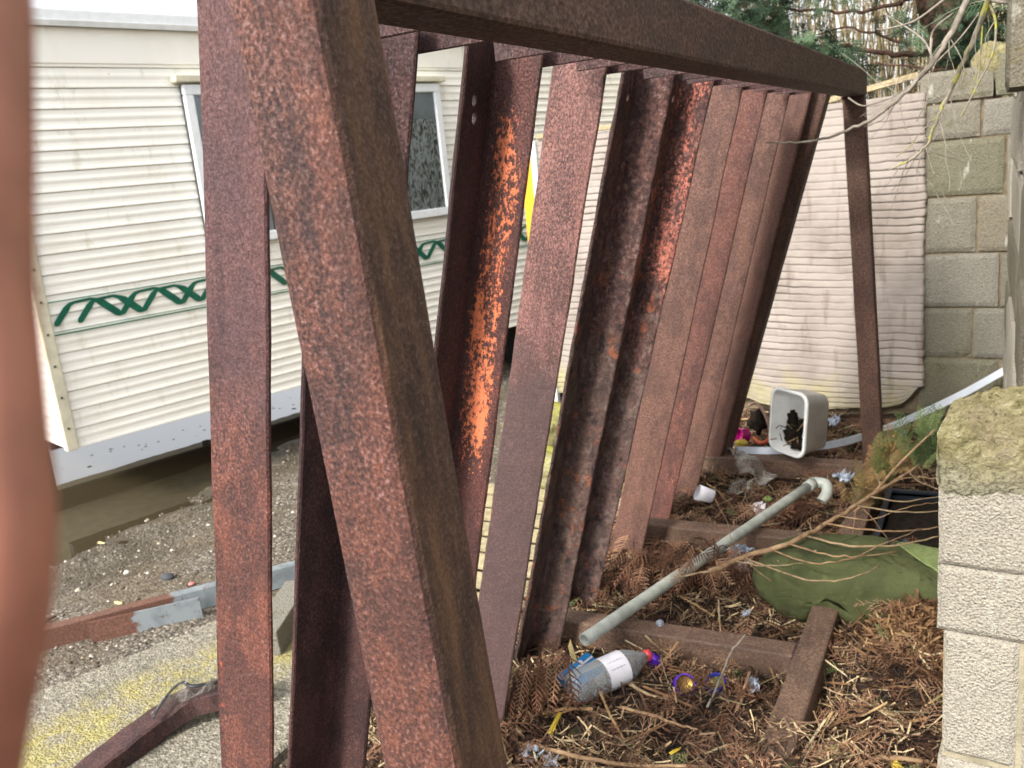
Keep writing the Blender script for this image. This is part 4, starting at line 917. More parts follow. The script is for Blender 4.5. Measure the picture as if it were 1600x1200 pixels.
tag(tubeo('hanging_branch', [(0.0710, 3.3000, 1.8320), (0.0200, 3.3000, 1.8450), (-0.0240, 3.3000, 1.8630), (-0.1030, 3.3000, 1.9280)], .006, M['bark_pale'], sides=6), 'short pale branch end crossing the top right corner', 'branch')

# ------------------------------------------------------------------ things lying on the litter
# green cushion
def cushion():
    nu, nv = 96, 56; V, Fc = [], []; cx, cy, cz = -.330, 2.765, .115; ax, ay, az = .345, .165, .135; yaw = R(-7)
    for j in range(nv+1):
        ph = -math.pi/2+math.pi*j/nv
        for i in range(nu):
            a = 2*math.pi*i/nu; ca, sa = math.cos(a), math.sin(a); e = .55
            X = math.copysign(abs(ca)**e, ca)*math.cos(ph)**.55; Y = math.copysign(abs(sa)**e, sa)*math.cos(ph)**.55; Zz = math.copysign(abs(math.sin(ph))**.85, math.sin(ph))
            taper = 1-.05*max(0, -X)**2.0 - .12*max(0, X)
            Y *= taper; top = 1-.35*max(0, -X)**2
            fold = .05*math.sin(X*9+2*noise.noise(Vector((X*3, Y*3, 1))))*max(0, -Y)*math.cos(ph) + .05*noise.noise(Vector((X*2.2, Y*2.6, 3)))+.028*abs(noise.noise(Vector((X*6, Y*3, Zz*3))))-.020*math.exp(-((X+.28)**2/.006))*(1 if Y < 0 else .2)*math.cos(ph)
            r = 1+fold
            x = X*ax*r; y = Y*ay*r; z = Zz*az*top*r
            if Y < -.2: z -= .02*math.exp(-((X+.25)/.12)**2)*-1.6 if Zz < 0 else 0
            dd = math.hypot(x+.09, y+.17); z += .014*math.sin(math.atan2(y+.17, x+.09)*11)*math.exp(-dd/.11)*(1 if Zz > -.3 else 0)
            z += .007*abs(noise.noise(Vector((X*3.2+Y*2, Y*7, 9))))*2*math.cos(ph)
            wx, wy = cx+x*math.cos(yaw)-y*math.sin(yaw), cy+x*math.sin(yaw)+y*math.cos(yaw)
            V.append((wx, wy, max(cz+z, H(wx, wy)-.01 if abs(wx+.425) > .05 else .1)))
    for j in range(nv):
        for i in range(nu): Fc.append((j*nu+i, j*nu+(i+1) % nu, (j+1)*nu+(i+1) % nu, (j+1)*nu+i))
    return V, Fc
GC = thing('green_cushion', 'dirty olive green fabric cushion slumped over the base beam beside the pillar', 'cushion', (-.34, 2.75, .03))
mesh('cushion_cover', *cushion(), M['cloth'], GC, smooth=True)
from mathutils.bvhtree import BVHTree
cov = bpy.data.objects['cushion_cover']; cw = WM['cushion_cover']
bvh = BVHTree.FromPolygons([cw @ q.co for q in cov.data.vertices], [tuple(p.vertices) for p in cov.data.polygons])
def onc(x, y, h=.003):
    hit = bvh.ray_cast(Vector((x, y, 2)), Vector((0, 0, -1)))[0]; return Vector((x, y, (hit.z if hit else .1)+h))
def alongc(P, h=.003, n=8): return [onc(p.x, p.y, h) for p in smooth_path([Vector((a, b, 0)) for a, b in P], n)]
seamP = [(-.235, 2.80), (-.205, 2.755), (-.165, 2.71), (-.115, 2.67), (-.05, 2.64)]; hemP = [(-.225, 2.83), (-.18, 2.83), (-.12, 2.82), (-.05, 2.80)]
A, B = alongc(seamP, .006), alongc(hemP, .006); n = min(len(A), len(B)); V, Fc = [], []
for k in range(n):
    a, b = A[int(k*(len(A)-1)/(n-1))], B[int(k*(len(B)-1)/(n-1))]
    for j in range(5): q = onc(a.x+(b.x-a.x)*j/4, a.y+(b.y-a.y)*j/4, .007); V.append(q)
    if k:
        for j in range(4): q = 5*k+j; Fc.append((q-5, q-4, q+1, q))
mesh('flap', V, Fc, M['cloth_light'], GC, smooth=True)
mesh('seam', *tube_vf(A, .0035, 6), M['cloth_light'], GC, smooth=True)
mesh('zip_loop', *tube_vf(alongc([(-.262, 2.79), (-.262, 2.83), (-.235, 2.86), (-.205, 2.86)], .005), .006, 6), M['black'], GC, smooth=True)
tubeo('seam', alongc([(-.62, 2.72), (-.55, 2.66), (-.47, 2.70), (-.40, 2.78), (-.36, 2.86)], .0005), .0022, M['cloth'], GC, sides=5)

px_ = rng.uniform(-.62, -.06, 260); py_ = rng.uniform(2.62, 2.9, 260); PP = []
for a, b in zip(px_, py_):
    h_ = bvh.ray_cast(Vector((a, b, 2)), Vector((0, 0, -1)))[0]
    if h_ is not None and h_.z > .1 and random.random() < .25+.75*(a > -.25): PP.append((a, b, h_.z+.002))
PP = np.array(PP); tag(sc(PP, 'needles_on_cushion', needle, M['litter'], .3, .8, .12, .2, 1, roll=.2), 'loose needles fallen on the green cushion', kind='stuff')

# grey waste pipe with elbow
pp = thing('drain_pipe', 'long grey plastic pipe with an elbow lying across two cross members', 'pipe', (-1.1470, 2.3610, 0.0000))
p0, p1 = Vector((-1.0390, 2.1740, 0.1280)), Vector((-0.6320, 3.5880, 0.1280)); dr = (p1-p0).normalized()
def pipe_vf(P, ro, rin, n=20):
    V1, F1 = tube_vf(P, ro, n, cap=False); V2, F2 = tube_vf(P, rin, n, cap=False); k = len(V1); L = len(P)
    Fx = [tuple(i+k for i in reversed(q)) for q in F2]
    for q in range(n): Fx.append((q, k+q, k+(q+1) % n, (q+1) % n)); e = (L-1)*n; Fx.append((e+q, e+(q+1) % n, k+e+(q+1) % n, k+e+q))
    return V1+V2, F1+Fx
mesh('tube', *pipe_vf([p0.lerp(p1, k/8) for k in range(9)], .0195, .0160), M['pvc'], pp, smooth=True)
mesh('collar', *pipe_vf([p1-dr*.03, p1, p1+dr*.02], .0235, .0196), M['pvc'], pp, smooth=True)
e1 = p1+dr*.035; e3 = Vector((-0.5670, 3.5880, 0.1000)); e4 = Vector((-0.5840, 3.5610, 0.0700))
mesh('elbow', *pipe_vf(smooth_path([p1+dr*.01, e1, Vector((-0.5760, 3.6160, 0.1250)), e3, e4], 6), .0225, .018), M['pvc'], pp, smooth=True)

# white tub
TB = thing('plastic_tub', 'white rectangular plastic tub tipped on its side holding dark soil', 'tub', (-.8, 4.05, .1))
tn = Vector((-.60, -.80, .10)).normalized(); tz = Vector((0.02, 0.0, 1)); tz = (tz-tn*tz.dot(tn)).normalized(); tx = tz.cross(tn)*-1; tc = Vector((-0.7840, 3.9200, 0.2900))
def rrect(w, h, c, n=5):
    s = []
    for cx, cy, a0 in ((w/2-c, h/2-c, 0), (-w/2+c, h/2-c, 90), (-w/2+c, -h/2+c, 180), (w/2-c, -h/2+c, 270)):
        for a in range(n): q = R(a0+90*a/(n-1)); s.append((cx+c*math.cos(q), cy+c*math.sin(q)))
    return s
def tub_ring(w, h, c, d): return [tc + tx*x + tz*y + tn*d for x, y in rrect(w, h, c)]
rings = [tub_ring(.215, .285, .045, 0), tub_ring(.225, .295, .048, 0), tub_ring(.225, .295, .048, -.014), tub_ring(.208, .278, .044, -.016), tub_ring(.180, .25, .04, -.15), tub_ring(.10, .16, .04, -.155)]
inn = [tub_ring(.203, .273, .042, 0), tub_ring(.174, .244, .038, -.146), tub_ring(.02, .03, .01, -.149)]
def rings_vf(rs, close=True):
    V, Fc = [], []; n = len(rs[0])
    for r_ in rs: V += r_
    for i in range(len(rs)-1):
        for k in range(n): Fc.append((i*n+k, i*n+(k+1) % n, (i+1)*n+(k+1) % n, (i+1)*n+k))
    if close: Fc.append(tuple(range((len(rs)-1)*n, len(rs)*n)))
    return V, Fc
mesh('tub_shell', *join(rings_vf(rings), rings_vf(inn), rings_vf([rings[0], inn[0]], False)), M['white_plastic'], TB, smooth=True)
def in_tub(x, y, d): return tc + tx*x + tz*y + tn*d
for (x, y, d, r1, r2) in ((.035, -.075, -.075, .050, .050), (-.025, -.105, -.075, .060, .024), (.055, -.02, -.085, .030, .055), (.02, -.03, -.110, .030, .03)):
    lump('soil_fill', in_tub(x, y, d), (r1*.8, r1*.8, r2), M['soil'], TB, amp=.45, fr=9)
for k in range(16):
    a = in_tub(random.uniform(-.05, .08), random.uniform(-.12, -.02), random.uniform(-.05, -.01)); tubeo('soil_twig', [a, a+Vector((random.gauss(0, .02), random.gauss(0, .01), random.gauss(.01, .02)))], .0025, M['twig'] if k % 3 else M['frond_green'], TB, sides=4, n=2)
tubeo('stain_line', [tc+tx*x+tz*y+tn*-.135 for x, y in ((-.06, -.10), (-.05, -.03), (-.02, .03), (.01, .07), (.05, .085))], .006, M['stain'], TB, sides=5, flat=.4)

# white curved trim strip
pts = [(-1.0490, 4.0420, 0.1050), (-0.8750, 4.0650, 0.1050), (-0.7270, 4.1310, 0.1080), (-0.5840, 4.2220, 0.1150), (-0.4200, 4.5500, 0.0950), (-0.2570, 4.7000, 0.1430), (-0.0920, 4.8200, 0.2110), (0.0770, 4.9200, 0.3010)]
P = smooth_path(pts, 6); V, Fc = [], []
for k, p in enumerate(P):
    t = (P[min(k+1, len(P)-1)]-P[max(k-1, 0)]).normalized(); up_ = Vector((.1, .35, .95)); up_ = (up_-t*up_.dot(t)).normalized(); ot = t.cross(up_)
    for a, b in ((-.017, 0), (-.003, .003), (0, .009), (.003, .003), (.017, 0), (.017, -.005), (-.017, -.005)): V.append(p+up_*a+ot*-b)
    if k:
        for j in range(7): q = 7*k; Fc.append((q-7+j, q-7+(j+1) % 7, q+(j+1) % 7, q+j))
Fc += [tuple(range(7)), tuple(range(len(V)-7, len(V)))]
tag(mesh('plastic_trim_strip', V, Fc, M['white_trim_plastic']), 'long white plastic trim strip bowed up against the block wall corner', 'trim strip')

# clear drinks bottle
bb, bt = Vector((-1.0170, 2.0160, 0.0620)), Vector((-0.8650, 2.2540, 0.0680)); L = (bt-bb).length; m = frame_along(bb, bt, (0, 0, 1)); q = L/.33
BT = thing('drinks_bottle', 'empty clear plastic drinks bottle with a white label lying on the litter', 'bottle', (bb.x, bb.y, .01))
prof = [(.004, .012), (.026, .004), (.036, 0), (.046, .010), (.049, .03), (.0475, .045), (.049, .06), (.0475, .075), (.049, .09), (.0475, .105), (.049, .12), (.049, .20), (.046, .225), (.036, .255), (.024, .280), (.016, .298), (.014, .306), (.014, .322)]
mesh('bottle_body', *lathe_vf([(r*1.0, z*q) for r, z in prof], 40), M['pet'], BT, world=m, smooth=True)
mesh('bottle_label', *lathe_vf([(.0497, .122*q), (.0497, .208*q)], 40), M['label_white'], BT, world=m, smooth=True)
mesh('cap', *lathe_vf([(0, .326*q), (.0165, .326*q), (.017, .322*q), (.017, .306*q), (.0145, .306*q)], 20), M['red_cap'], BT, world=m, smooth=True)
# printed panel of bars on the label, facing the camera
inv = m.inverted(); toc = (inv @ Vector((0, 0, 1.5))); ang = math.atan2(toc.y, toc.x)
V, Fc = [], []
for k in range(11):
    z0 = (.135+.0052*k)*q; z1 = z0+(.0034 if k % 3 else .0018)*q
    for a, z in ((ang-.52, z0), (ang-.02, z0), (ang-.02, z1), (ang-.52, z1)): V.append((.0502*math.cos(a), .0502*math.sin(a), z))
    Fc.append((4*k, 4*k+1, 4*k+2, 4*k+3))
mesh('label_print', V, Fc, M['ink'], BT, world=m)
# folded blue and white wrapper beside the bottle
bp = thing('blue_carton', 'crumpled blue and white carton behind the clear bottle', 'carton', (-1.0580, 2.1340, 0.0200))
a, b = Vector((-1.0560, 2.0510, 0.0450)), Vector((-1.0100, 2.1760, 0.0600))
mm = frame_along(a, b, (.3, -.4, .8)); v, f = box_vf(-.018, .018, -.035, .035, 0, (b-a).length)
mesh('carton_body', [(x+.004*math.sin(z*90), y, z) for x, y, z in v], f, M['blue_card'], bp, world=mm, bevel=.006)
for s_ in (.008, -.012):
    v, f = box_vf(.0185, .0195, s_-.003, s_+.003, .004, (b-a).length-.006); mesh('white_band', v, f, M['label_white'], bp, world=mm)
v, f = lathe_vf([(0, 0), (.007, 0), (.007, .001), (0, .001)], 12); mesh('round_mark', v, f, M['label_white'], bp, world=mm @ Matrix.Translation((.0188, -.02, .085)) @ Matrix.Rotation(R(90), 4, 'Y'))
plank('wooden_stick', (-1.0320, 2.1110, 0.0350), (-1.0750, 2.1440, 0.1300), .016, .004, M['wood_pale'], 'flat pale wooden stick standing up behind the bottle', 'stick')

def capo(name, px, r, h, mat, label, cat, tilt=(0, 0), inner=None, group=None):
    c0 = Vector(px); rot = Matrix.Rotation(tilt[0], 4, 'X') @ Matrix.Rotation(tilt[1], 4, 'Y')
    T = thing(name, label, cat, tuple(c0), group); w = Matrix.Translation(c0) @ rot
    mesh('shell', *lathe_vf([(0, 0), (r*.9, 0), (r, h*.12), (r, h), (r*.88, h), (r*.86, h*.2), (0, h*.18)], 28), M[mat], T, world=w, smooth=False)
    if inner: mesh('liner', *lathe_vf([(0, h*.35), (r*.5, h*.4), (r*.84, h*.55)], 24), M[inner], T, world=w, smooth=True)
capo('bottle_cap', (-0.6510, 2.1980, 0.0350), .030, .026, 'blue_cap', 'open royal blue plastic lid on the litter beneath the near cross member', 'lid', (R(22), R(-8)), 'leaf_green')
capo('foil_cup', (-0.7460, 2.1760, 0.0350), .030, .040, 'purple_foil', 'purple and gold foil cup between the bottle and the blue lid', 'foil cup', (R(50), R(28)), 'gold_foil')
tag(lump('purple_wrapper', (-0.8550, 2.2530, 0.0450), (.022, .018, .026), M['purple_foil'], amp=.5, fr=9), 'crumpled purple wrapper beside the neck of the clear bottle', 'wrapper')
# far end rubbish
capo('magenta_pot', (-1.0570, 4.2800, 0.1000), .036, .060, 'magenta', 'shiny magenta pot lying at the foot of the far slats', 'pot', (R(70), R(-30)))
tag(lump('yellow_sponge', (-1.0570, 4.1870, 0.0900), (.032, .02, .022), M['leaf_yellow'], amp=.25), 'small yellow and white lump under the magenta pot', 'sponge')
tag(tubeo('orange_hose', [(-1.0200, 4.2860, 0.0900), (-0.9780, 4.2110, 0.0900), (-0.9430, 4.2060, 0.1000), (-0.9170, 4.2180, 0.1300)], .010, M['orange_plastic'], sides=8), 'short curved orange hose piece beside the white tub', 'hose')
tag(tubeo('brown_hoop', [(-1.0310, 4.2500, 0.2650), (-1.0110, 4.3000, 0.2650), (-0.9780, 4.3000, 0.2340), (-0.9530, 4.2800, 0.1910), (-0.9330, 4.2500, 0.1460)], .007, M['hose'], sides=8), 'thin brown hoop leaning behind the white tub', 'hoop')
tag(lump('rag', (-1.0130, 4.3500, 0.1580), (.045, .03, .06), M['soil'], amp=.5), 'dirty grey brown rag heaped between the far slats and the tub', 'rag')
def crumple(name, quad, mat, label, cat, amp=.02, n=14, group=None):
    a, b, c, d = [Vector(p) for p in quad]; V, Fc = [], []; s_ = random.random()*30
    for j in range(n+1):
        for i in range(n+1):
            u, w = i/n, j/n; p = a.lerp(b, u).lerp(d.lerp(c, u), w)
            k = (noise.noise(Vector((u*2.2+s_, w*3, 0)))*1.3+.35*abs(noise.noise(Vector((u*3+s_, w*8, 5))))) if name == 'clear_film' else noise.noise(Vector((u*4+s_, w*4, 0)))+.6*abs(noise.noise(Vector((u*11+s_, w*9, 5)))); V.append(p+Vector((amp*.5*k, -amp*.3*k, amp*k)))
    for j in range(n):
        for i in range(n): q = j*(n+1)+i; Fc.append((q, q+1, q+n+2, q+n+1))
    return tag(mesh(name, V, Fc, mat, smooth=(name == 'clear_film')), label, cat, group)
crumple('clear_film', [(-1.0840, 3.9810, 0.1200), (-1.0520, 4.0620, 0.1400), (-0.8130, 3.7870, 0.0700), (-0.8650, 3.7170, 0.0500)], M['film'], 'long crumpled sheet of clear film trailing from the far slats', 'plastic film', .06, 22)
crumple('clear_film', [(-0.9980, 3.6880, 0.0500), (-0.9600, 3.7010, 0.0900), (-0.8850, 3.7120, 0.0800), (-0.8860, 3.6140, 0.0400)], M['film'], 'small stiff piece of clear film by the white crumpled cup', 'plastic film', .04)
cu = thing('paper_cup', 'crushed white cup at the foot of the last dusty slat', 'cup', (-1.0330, 3.6270, 0.0400))
mesh('cup_wall', *lathe_vf([(.030, 0), (.036, .07), (.034, .07), (.028, .002), (0, .002)], 20), M['label_white'], cu, world=Matrix.Translation((-1.0190, 3.5070, 0.0750)) @ Matrix.Rotation(R(-62), 4, 'Y') @ Matrix.Rotation(R(30), 4, 'X') @ Matrix.Diagonal((1, .7, 1, 1)), smooth=True)
for px, la, am, mt in ((((-0.8490, 2.9390, 0.0500), (-0.7890, 2.9780, 0.0700), (-0.7220, 2.9630, 0.0600), (-0.7340, 2.8860, 0.0400)), 'bluish white plastic scrap beside the pipe left of the green cushion', .04, 'foil_grey'),
                   (((-0.8630, 3.0370, 0.0600), (-0.8080, 3.0580, 0.0700), (-0.7390, 3.0590, 0.0600), (-0.7970, 3.0090, 0.0500)), 'pale plastic scrap tucked under the dead branch near the pipe', .03, 'foil_grey'),
                   (((-0.6000, 3.9380, 0.0500), (-0.5500, 3.9260, 0.0700), (-0.5050, 3.9050, 0.0600), (-0.5320, 3.8730, 0.0400)), 'silver blue foil scrap right of the pipe elbow', .04, 'foil_grey'),
                   (((-0.8710, 3.5280, 0.0400), (-0.8300, 3.5560, 0.0500), (-0.7940, 3.5100, 0.0400), (-0.8240, 3.4570, 0.0300)), 'torn white paper beside the middle of the grey pipe', .02, 'label_white'),
                   (((-0.7010, 4.4890, 0.1400), (-0.6630, 4.4830, 0.1600), (-0.6370, 4.4430, 0.1400), (-0.6690, 4.4180, 0.1200)), 'pale blue plastic scrap against the foot of the render wall', .03, 'foil_grey'),
                   (((-0.5820, 2.2430, 0.0500), (-0.5600, 2.2640, 0.0500), (-0.5340, 2.2090, 0.0400), (-0.5590, 2.1810, 0.0400)), 'grey film scrap right of the blue lid', .03, 'foil_grey'),
                   (((-1.0560, 1.7510, 0.0400), (-1.0090, 1.7610, 0.0600), (-0.9750, 1.7440, 0.0500), (-1.0180, 1.7160, 0.0300)), 'crumpled bluish foil scrap at the bottom beside the near leg', .04, 'foil_grey'),
                   (((-0.9870, 1.7480, 0.0400), (-0.9470, 1.7540, 0.0500), (-0.9260, 1.7220, 0.0400), (-0.9660, 1.7220, 0.0300)), 'crumpled silver scrap at the bottom edge of the litter', .04, 'foil_grey'),
                   (((-0.6800, 2.6180, 0.0500), (-0.6550, 2.6150, 0.0600), (-0.6550, 2.5950, 0.0500), (-0.6720, 2.5810, 0.0500)), 'tiny silver foil scrap in front of the cushion tip', .02, 'foil_grey')):
    crumple('litter_scrap', px, M[mt], la, 'scrap', am, 8)
for px, mt, la in ((((-0.9990, 1.8180, 0.0600), (-0.9900, 1.8720, 0.0900), (-0.9850, 1.8840, 0.0800), (-0.9890, 1.8220, 0.0500)), 'leaf_yellow', 'bright yellow dead leaf beside the near leg'),
                   (((-0.8320, 3.5920, 0.0500), (-0.8090, 3.6090, 0.0600), (-0.7850, 3.5960, 0.0500), (-0.8030, 3.5550, 0.0500)), 'leaf_green', 'pale green leaf beside the middle of the pipe'),
                   (((-0.1850, 2.0030, 0.0500), (-0.1710, 2.0030, 0.0600), (-0.1530, 1.9890, 0.0500), (-0.1750, 1.9720, 0.0500)), 'leaf_yellow', 'yellow leaf at the bottom edge near the pillar'),
                   (((-0.6830, 1.8590, 0.0500), (-0.6560, 1.8810, 0.0600), (-0.6600, 1.8780, 0.0500), (-0.6750, 1.8510, 0.0500)), 'leaf_yellow', 'small yellow leaf low in the middle of the litter')):
    crumple('dead_leaf', px, M[mt], la, 'leaf', .01, 4)
# sticks
for pts, r, mt, la in (([(-1.0540, 1.7620, 0.0500), (-0.9640, 1.7620, 0.0550), (-0.8580, 1.7620, 0.0550), (-0.7330, 1.7890, 0.0500), (-0.5730, 1.8420, 0.0500)], .0075, 'twig', 'long brown stick along the bottom edge of the litter'),
                   ([(-0.8700, 2.0140, 0.0400), (-0.7700, 1.9930, 0.0500), (-0.6950, 1.9780, 0.0500), (-0.6460, 1.9870, 0.0400)], .005, 'twig', 'thin brown stick lying in front of the bottle'),
                   ([(-0.6450, 2.0760, 0.0500), (-0.6260, 2.1770, 0.1000), (-0.6040, 2.1830, 0.1600), (-0.5720, 2.2260, 0.2000)], .0035, 'bark_pale', 'grey twig standing up through the blue lid'),
                   ([(-0.5670, 2.0720, 0.0500), (-0.5680, 2.1650, 0.0600), (-0.5700, 2.2470, 0.0700)], .0065, 'twig', 'short brown stick right of the blue lid'),
                   ([(-0.9010, 2.3150, 0.0900), (-0.8560, 2.3090, 0.0600), (-0.8140, 2.2870, 0.0500)], .0045, 'twig_pale', 'pale stick leaning on the front of the near cross member'),
                   ([(-0.8760, 2.1100, 0.0500), (-0.8150, 2.0810, 0.0500), (-0.7430, 2.0850, 0.0450)], .0055, 'twig_pale', 'pale split stick beside the bottle label'),
                   ([(-0.2540, 2.4240, 0.0600), (-0.1740, 2.4120, 0.0600), (-0.0940, 2.4220, 0.0600)], .006, 'twig_pale', 'pale yellow stalk lying against the pillar'),
                   ([(-0.2890, 2.3340, 0.0500), (-0.2020, 2.3680, 0.0550), (-0.1340, 2.4160, 0.0500)], .007, 'twig_pale', 'olive stalk lying just below the pale yellow one'),
                   ([(-0.2500, 1.9540, 0.0500), (-0.1990, 1.9980, 0.0600), (-0.1300, 2.0130, 0.0600), (-0.0760, 2.0270, 0.0500)], .008, 'twig', 'curved dark stick at the bottom edge near the pillar'),
                   ([(-0.8530, 3.5060, 0.0500), (-0.7710, 3.4300, 0.0600), (-0.6770, 3.3960, 0.0500)], .004, 'bark_pale', 'grey twig crossing under the middle of the pipe')):
    tag(tubeo('stick', pts, (lambda r: (lambda t: r*(1-.45*t)))(r), M[mt], sides=7, jit=.0012), la, 'stick')
# dead branch with side twigs
DB = thing('dead_branch', 'long dead conifer branch with bare side twigs lying over the cushion', 'branch', (-.5, 3.1, .15))
mainb = [(-0.7860, 2.6290, 0.1700), (-0.6980, 2.7140, 0.1900), (-0.5600, 2.7500, 0.2400), (-0.4710, 2.8750, 0.2600), (-0.3850, 3.0660, 0.2700), (-0.3000, 3.2550, 0.2800), (-0.2310, 3.4560, 0.2800), (-0.1450, 3.7150, 0.2700)]
tubeo('stem', mainb, lambda t: .0095*(1-.45*t), M['twig'], DB, jit=.002)
for q, r in (([(-0.6830, 2.6960, 0.2000), (-0.4570, 2.4980, 0.2500), (-0.3300, 2.4790, 0.2800), (-0.2640, 2.5800, 0.2800)], .0035), ([(-0.5060, 2.8040, 0.2500), (-0.3590, 2.7020, 0.2800), (-0.2340, 2.7350, 0.2800), (-0.1200, 2.8570, 0.2700)], .0045), ([(-0.4600, 2.8750, 0.2700), (-0.3360, 2.8290, 0.2800), (-0.2250, 2.8470, 0.2800), (-0.1210, 2.9390, 0.2700)], .004),
             ([(-0.3830, 3.0550, 0.2700), (-0.2550, 2.9770, 0.2900), (-0.1260, 3.0440, 0.2800)], .0035), ([(-0.5560, 2.7280, 0.2500), (-0.4240, 2.6400, 0.2700), (-0.3330, 2.6460, 0.2700), (-0.2320, 2.7110, 0.2700)], .0035), ([(-0.3500, 3.1220, 0.2800), (-0.2440, 3.0780, 0.2900), (-0.1320, 3.1780, 0.2800)], .003),
             ([(-0.6080, 2.7320, 0.2200), (-0.4500, 2.5680, 0.2700), (-0.3470, 2.6110, 0.2800), (-0.2680, 2.7130, 0.2900), (-0.1730, 2.8810, 0.2800)], .003), ([(-0.3090, 3.2330, 0.2800), (-0.2590, 3.2680, 0.3000), (-0.1990, 3.3010, 0.3000), (-0.1370, 3.2810, 0.3000)], .003),
             ([(-0.4310, 2.9500, 0.2700), (-0.3300, 2.9410, 0.2700), (-0.2670, 2.9990, 0.2800), (-0.2020, 3.0460, 0.2900), (-0.1290, 3.1240, 0.2800)], .0025), ([(-0.7080, 2.6690, 0.2000), (-0.6130, 2.6130, 0.2200), (-0.4840, 2.6020, 0.2500)], .003), ([(-0.7860, 2.6290, 0.1700), (-0.8710, 2.6350, 0.1400), (-0.9580, 2.6270, 0.1200)], .004),
             ([(-0.3260, 3.1910, 0.2800), (-0.3380, 3.2520, 0.3000), (-0.3690, 3.3350, 0.3000)], .0025), ([(-0.2480, 3.4020, 0.2800), (-0.2100, 3.3070, 0.2800), (-0.1350, 3.2400, 0.2800)], .0025)):
    tubeo('twig', q, (lambda r: (lambda t: r*(1-.5*t)))(r), M['twig_pale'] if random.random() < .5 else M['twig'], DB, sides=5, jit=.0015)
twigs(DB, mainb, 6, .22, M['twig'], spread=(.5, .4, .3), bias=(.5, -.3, 0), r=.0018)
FB = thing('conifer_branch', 'broken conifer branch turning brown leaning by the far corner of the pillar', 'branch', (-.25, 4.0, .1))
ax_ = [(-0.4330, 3.3600, 0.1200), (-0.3590, 3.4040, 0.2000), (-0.2950, 3.4430, 0.2800), (-0.2300, 3.4410, 0.3600), (-0.1690, 3.4810, 0.4200)]
tubeo('stem', ax_, lambda t: .006*(1-.5*t), M['twig'], FB)
fr3 = [frond_proto(90+k, .16, 18, True, .0036, .15, .40) for k in range(4)]
for cs, mt, nm in ((((-0.4220, 3.4620, 0.1600), (-0.3690, 3.5440, 0.2000), (-0.3180, 3.5730, 0.2200), (-0.4080, 3.4330, 0.1200), (-0.3050, 3.5530, 0.2800), (-0.3670, 3.6000, 0.2600)), 'frond_turning', 'brown_fronds'), (((-0.2150, 3.5440, 0.3400), (-0.2320, 3.4710, 0.3000), (-0.1920, 3.6050, 0.3600), (-0.1800, 3.5180, 0.3000)), 'frond_green', 'green_fronds')):
    P = np.array([c for c in cs for _ in range(11)]) + rng.normal(0, .022, (11*len(cs), 3)); n = len(P)
    scatter(nm, fr3, P, rng.normal(.9, .8, n), rng.normal(-.7, .4, n), rng.normal(0, .6, n), rng.uniform(.45, .8, n), rng.random(n), M[mt], FB)['kind'] = 'stuff'
# dark bin and pot behind the branch
DC = thing('dark_crate', 'dark navy plastic crate behind the dead branch twigs and the cushion', 'crate', (-.14, 3.35, .0))
v, f = box_vf(-.33, .03, 3.02, 3.62, .0, .11)
mesh('crate_body', v, [q for q in f if q != (4, 6, 7, 5)], M['navy'], DC)
v, f = join(box_vf(-.345, -.325, 3.0, 3.64, .10, .12), box_vf(.02, .045, 3.0, 3.64, .10, .12), box_vf(-.3249, .0199, 3.0, 3.02, .10, .12), box_vf(-.3249, .0199, 3.62, 3.64, .10, .12))
mesh('crate_rim', v, f, M['navy'], DC)
mesh('crate_floor', *box_vf(-.32, .02, 3.03, 3.61, .02, .085), M['soil'], DC)
BK = thing('plant_pot', 'small dark grey plastic pot behind the foot of the far post', 'pot', (-0.3470, 4.1940, 0.0300))
mesh('pot_wall', *lathe_vf([(0, 0), (.05, 0), (.068, .13), (.075, .13), (.075, .15), (.068, .15), (.048, .01), (0, .01)], 28), M['grey_plastic'], BK, world=Matrix.Translation((-0.3500, 4.1380, 0.0400)) @ Matrix.Rotation(R(-14), 4, 'Y'), smooth=False)

# ------------------------------------------------------------------ left yard things
ch = thing('steel_channel', 'rusty steel channel with a grey painted stretch lying across the gravel', 'steel channel', (-3.3, 2.3, -.25))
csec = [(0, -.045), (.006, -.045), (.006, .039), (.05, .039), (.05, .045), (0, .045)]
csec = [(-.045, 0), (.045, 0), (.045, -.055), (.039, -.055), (.039, -.006), (-.039, -.006), (-.039, -.055), (-.045, -.055)]
A0 = Vector((-3.66, 1.72, -.203)); A1 = Vector((-2.45, 3.26, -.203))
member('channel_beam', [(x, y+.0) for x, y in csec], A0, A1, (0, 0, 1), M['channel'], ch, wob=.002)
pA, pB = Vector((-3.3060, 2.1340, -0.2000)), Vector((-2.9980, 2.4600, -0.2000)); off = Vector((.045, -.035, 0))
plm = frame_along(pA+off*.4, pB+off*.4, (0, 0, 1)); Lp = (pB-pA).length
v, f = box_vf(-.052, .046, -.006, .004, 0, Lp); mesh('cover_plate', v, f, M['channel_plate'], ch, world=plm @ Matrix.Translation((0, 0, 0)), bevel=.002)
BC = thing('bent_channel', 'bent rusty steel channel with torn film caught on its raised end', 'steel channel', (-2.4610, 1.7510, -0.2500))
P = smooth_path([(-2.4340, 1.4180, -0.2000), (-2.4250, 1.6060, -0.1800), (-2.4010, 1.7470, -0.1600), (-2.3580, 1.8230, -0.1400), (-2.2800, 1.8800, -0.1300), (-2.2180, 1.9830, -0.1400)], 5)
V, Fc = [], []; sec = [(-.045, .055), (.045, .055), (.055, .045), (.055, -.05), (.045, -.05), (.043, .04), (-.043, .04), (-.045, -.05), (-.055, -.05), (-.055, .045)]
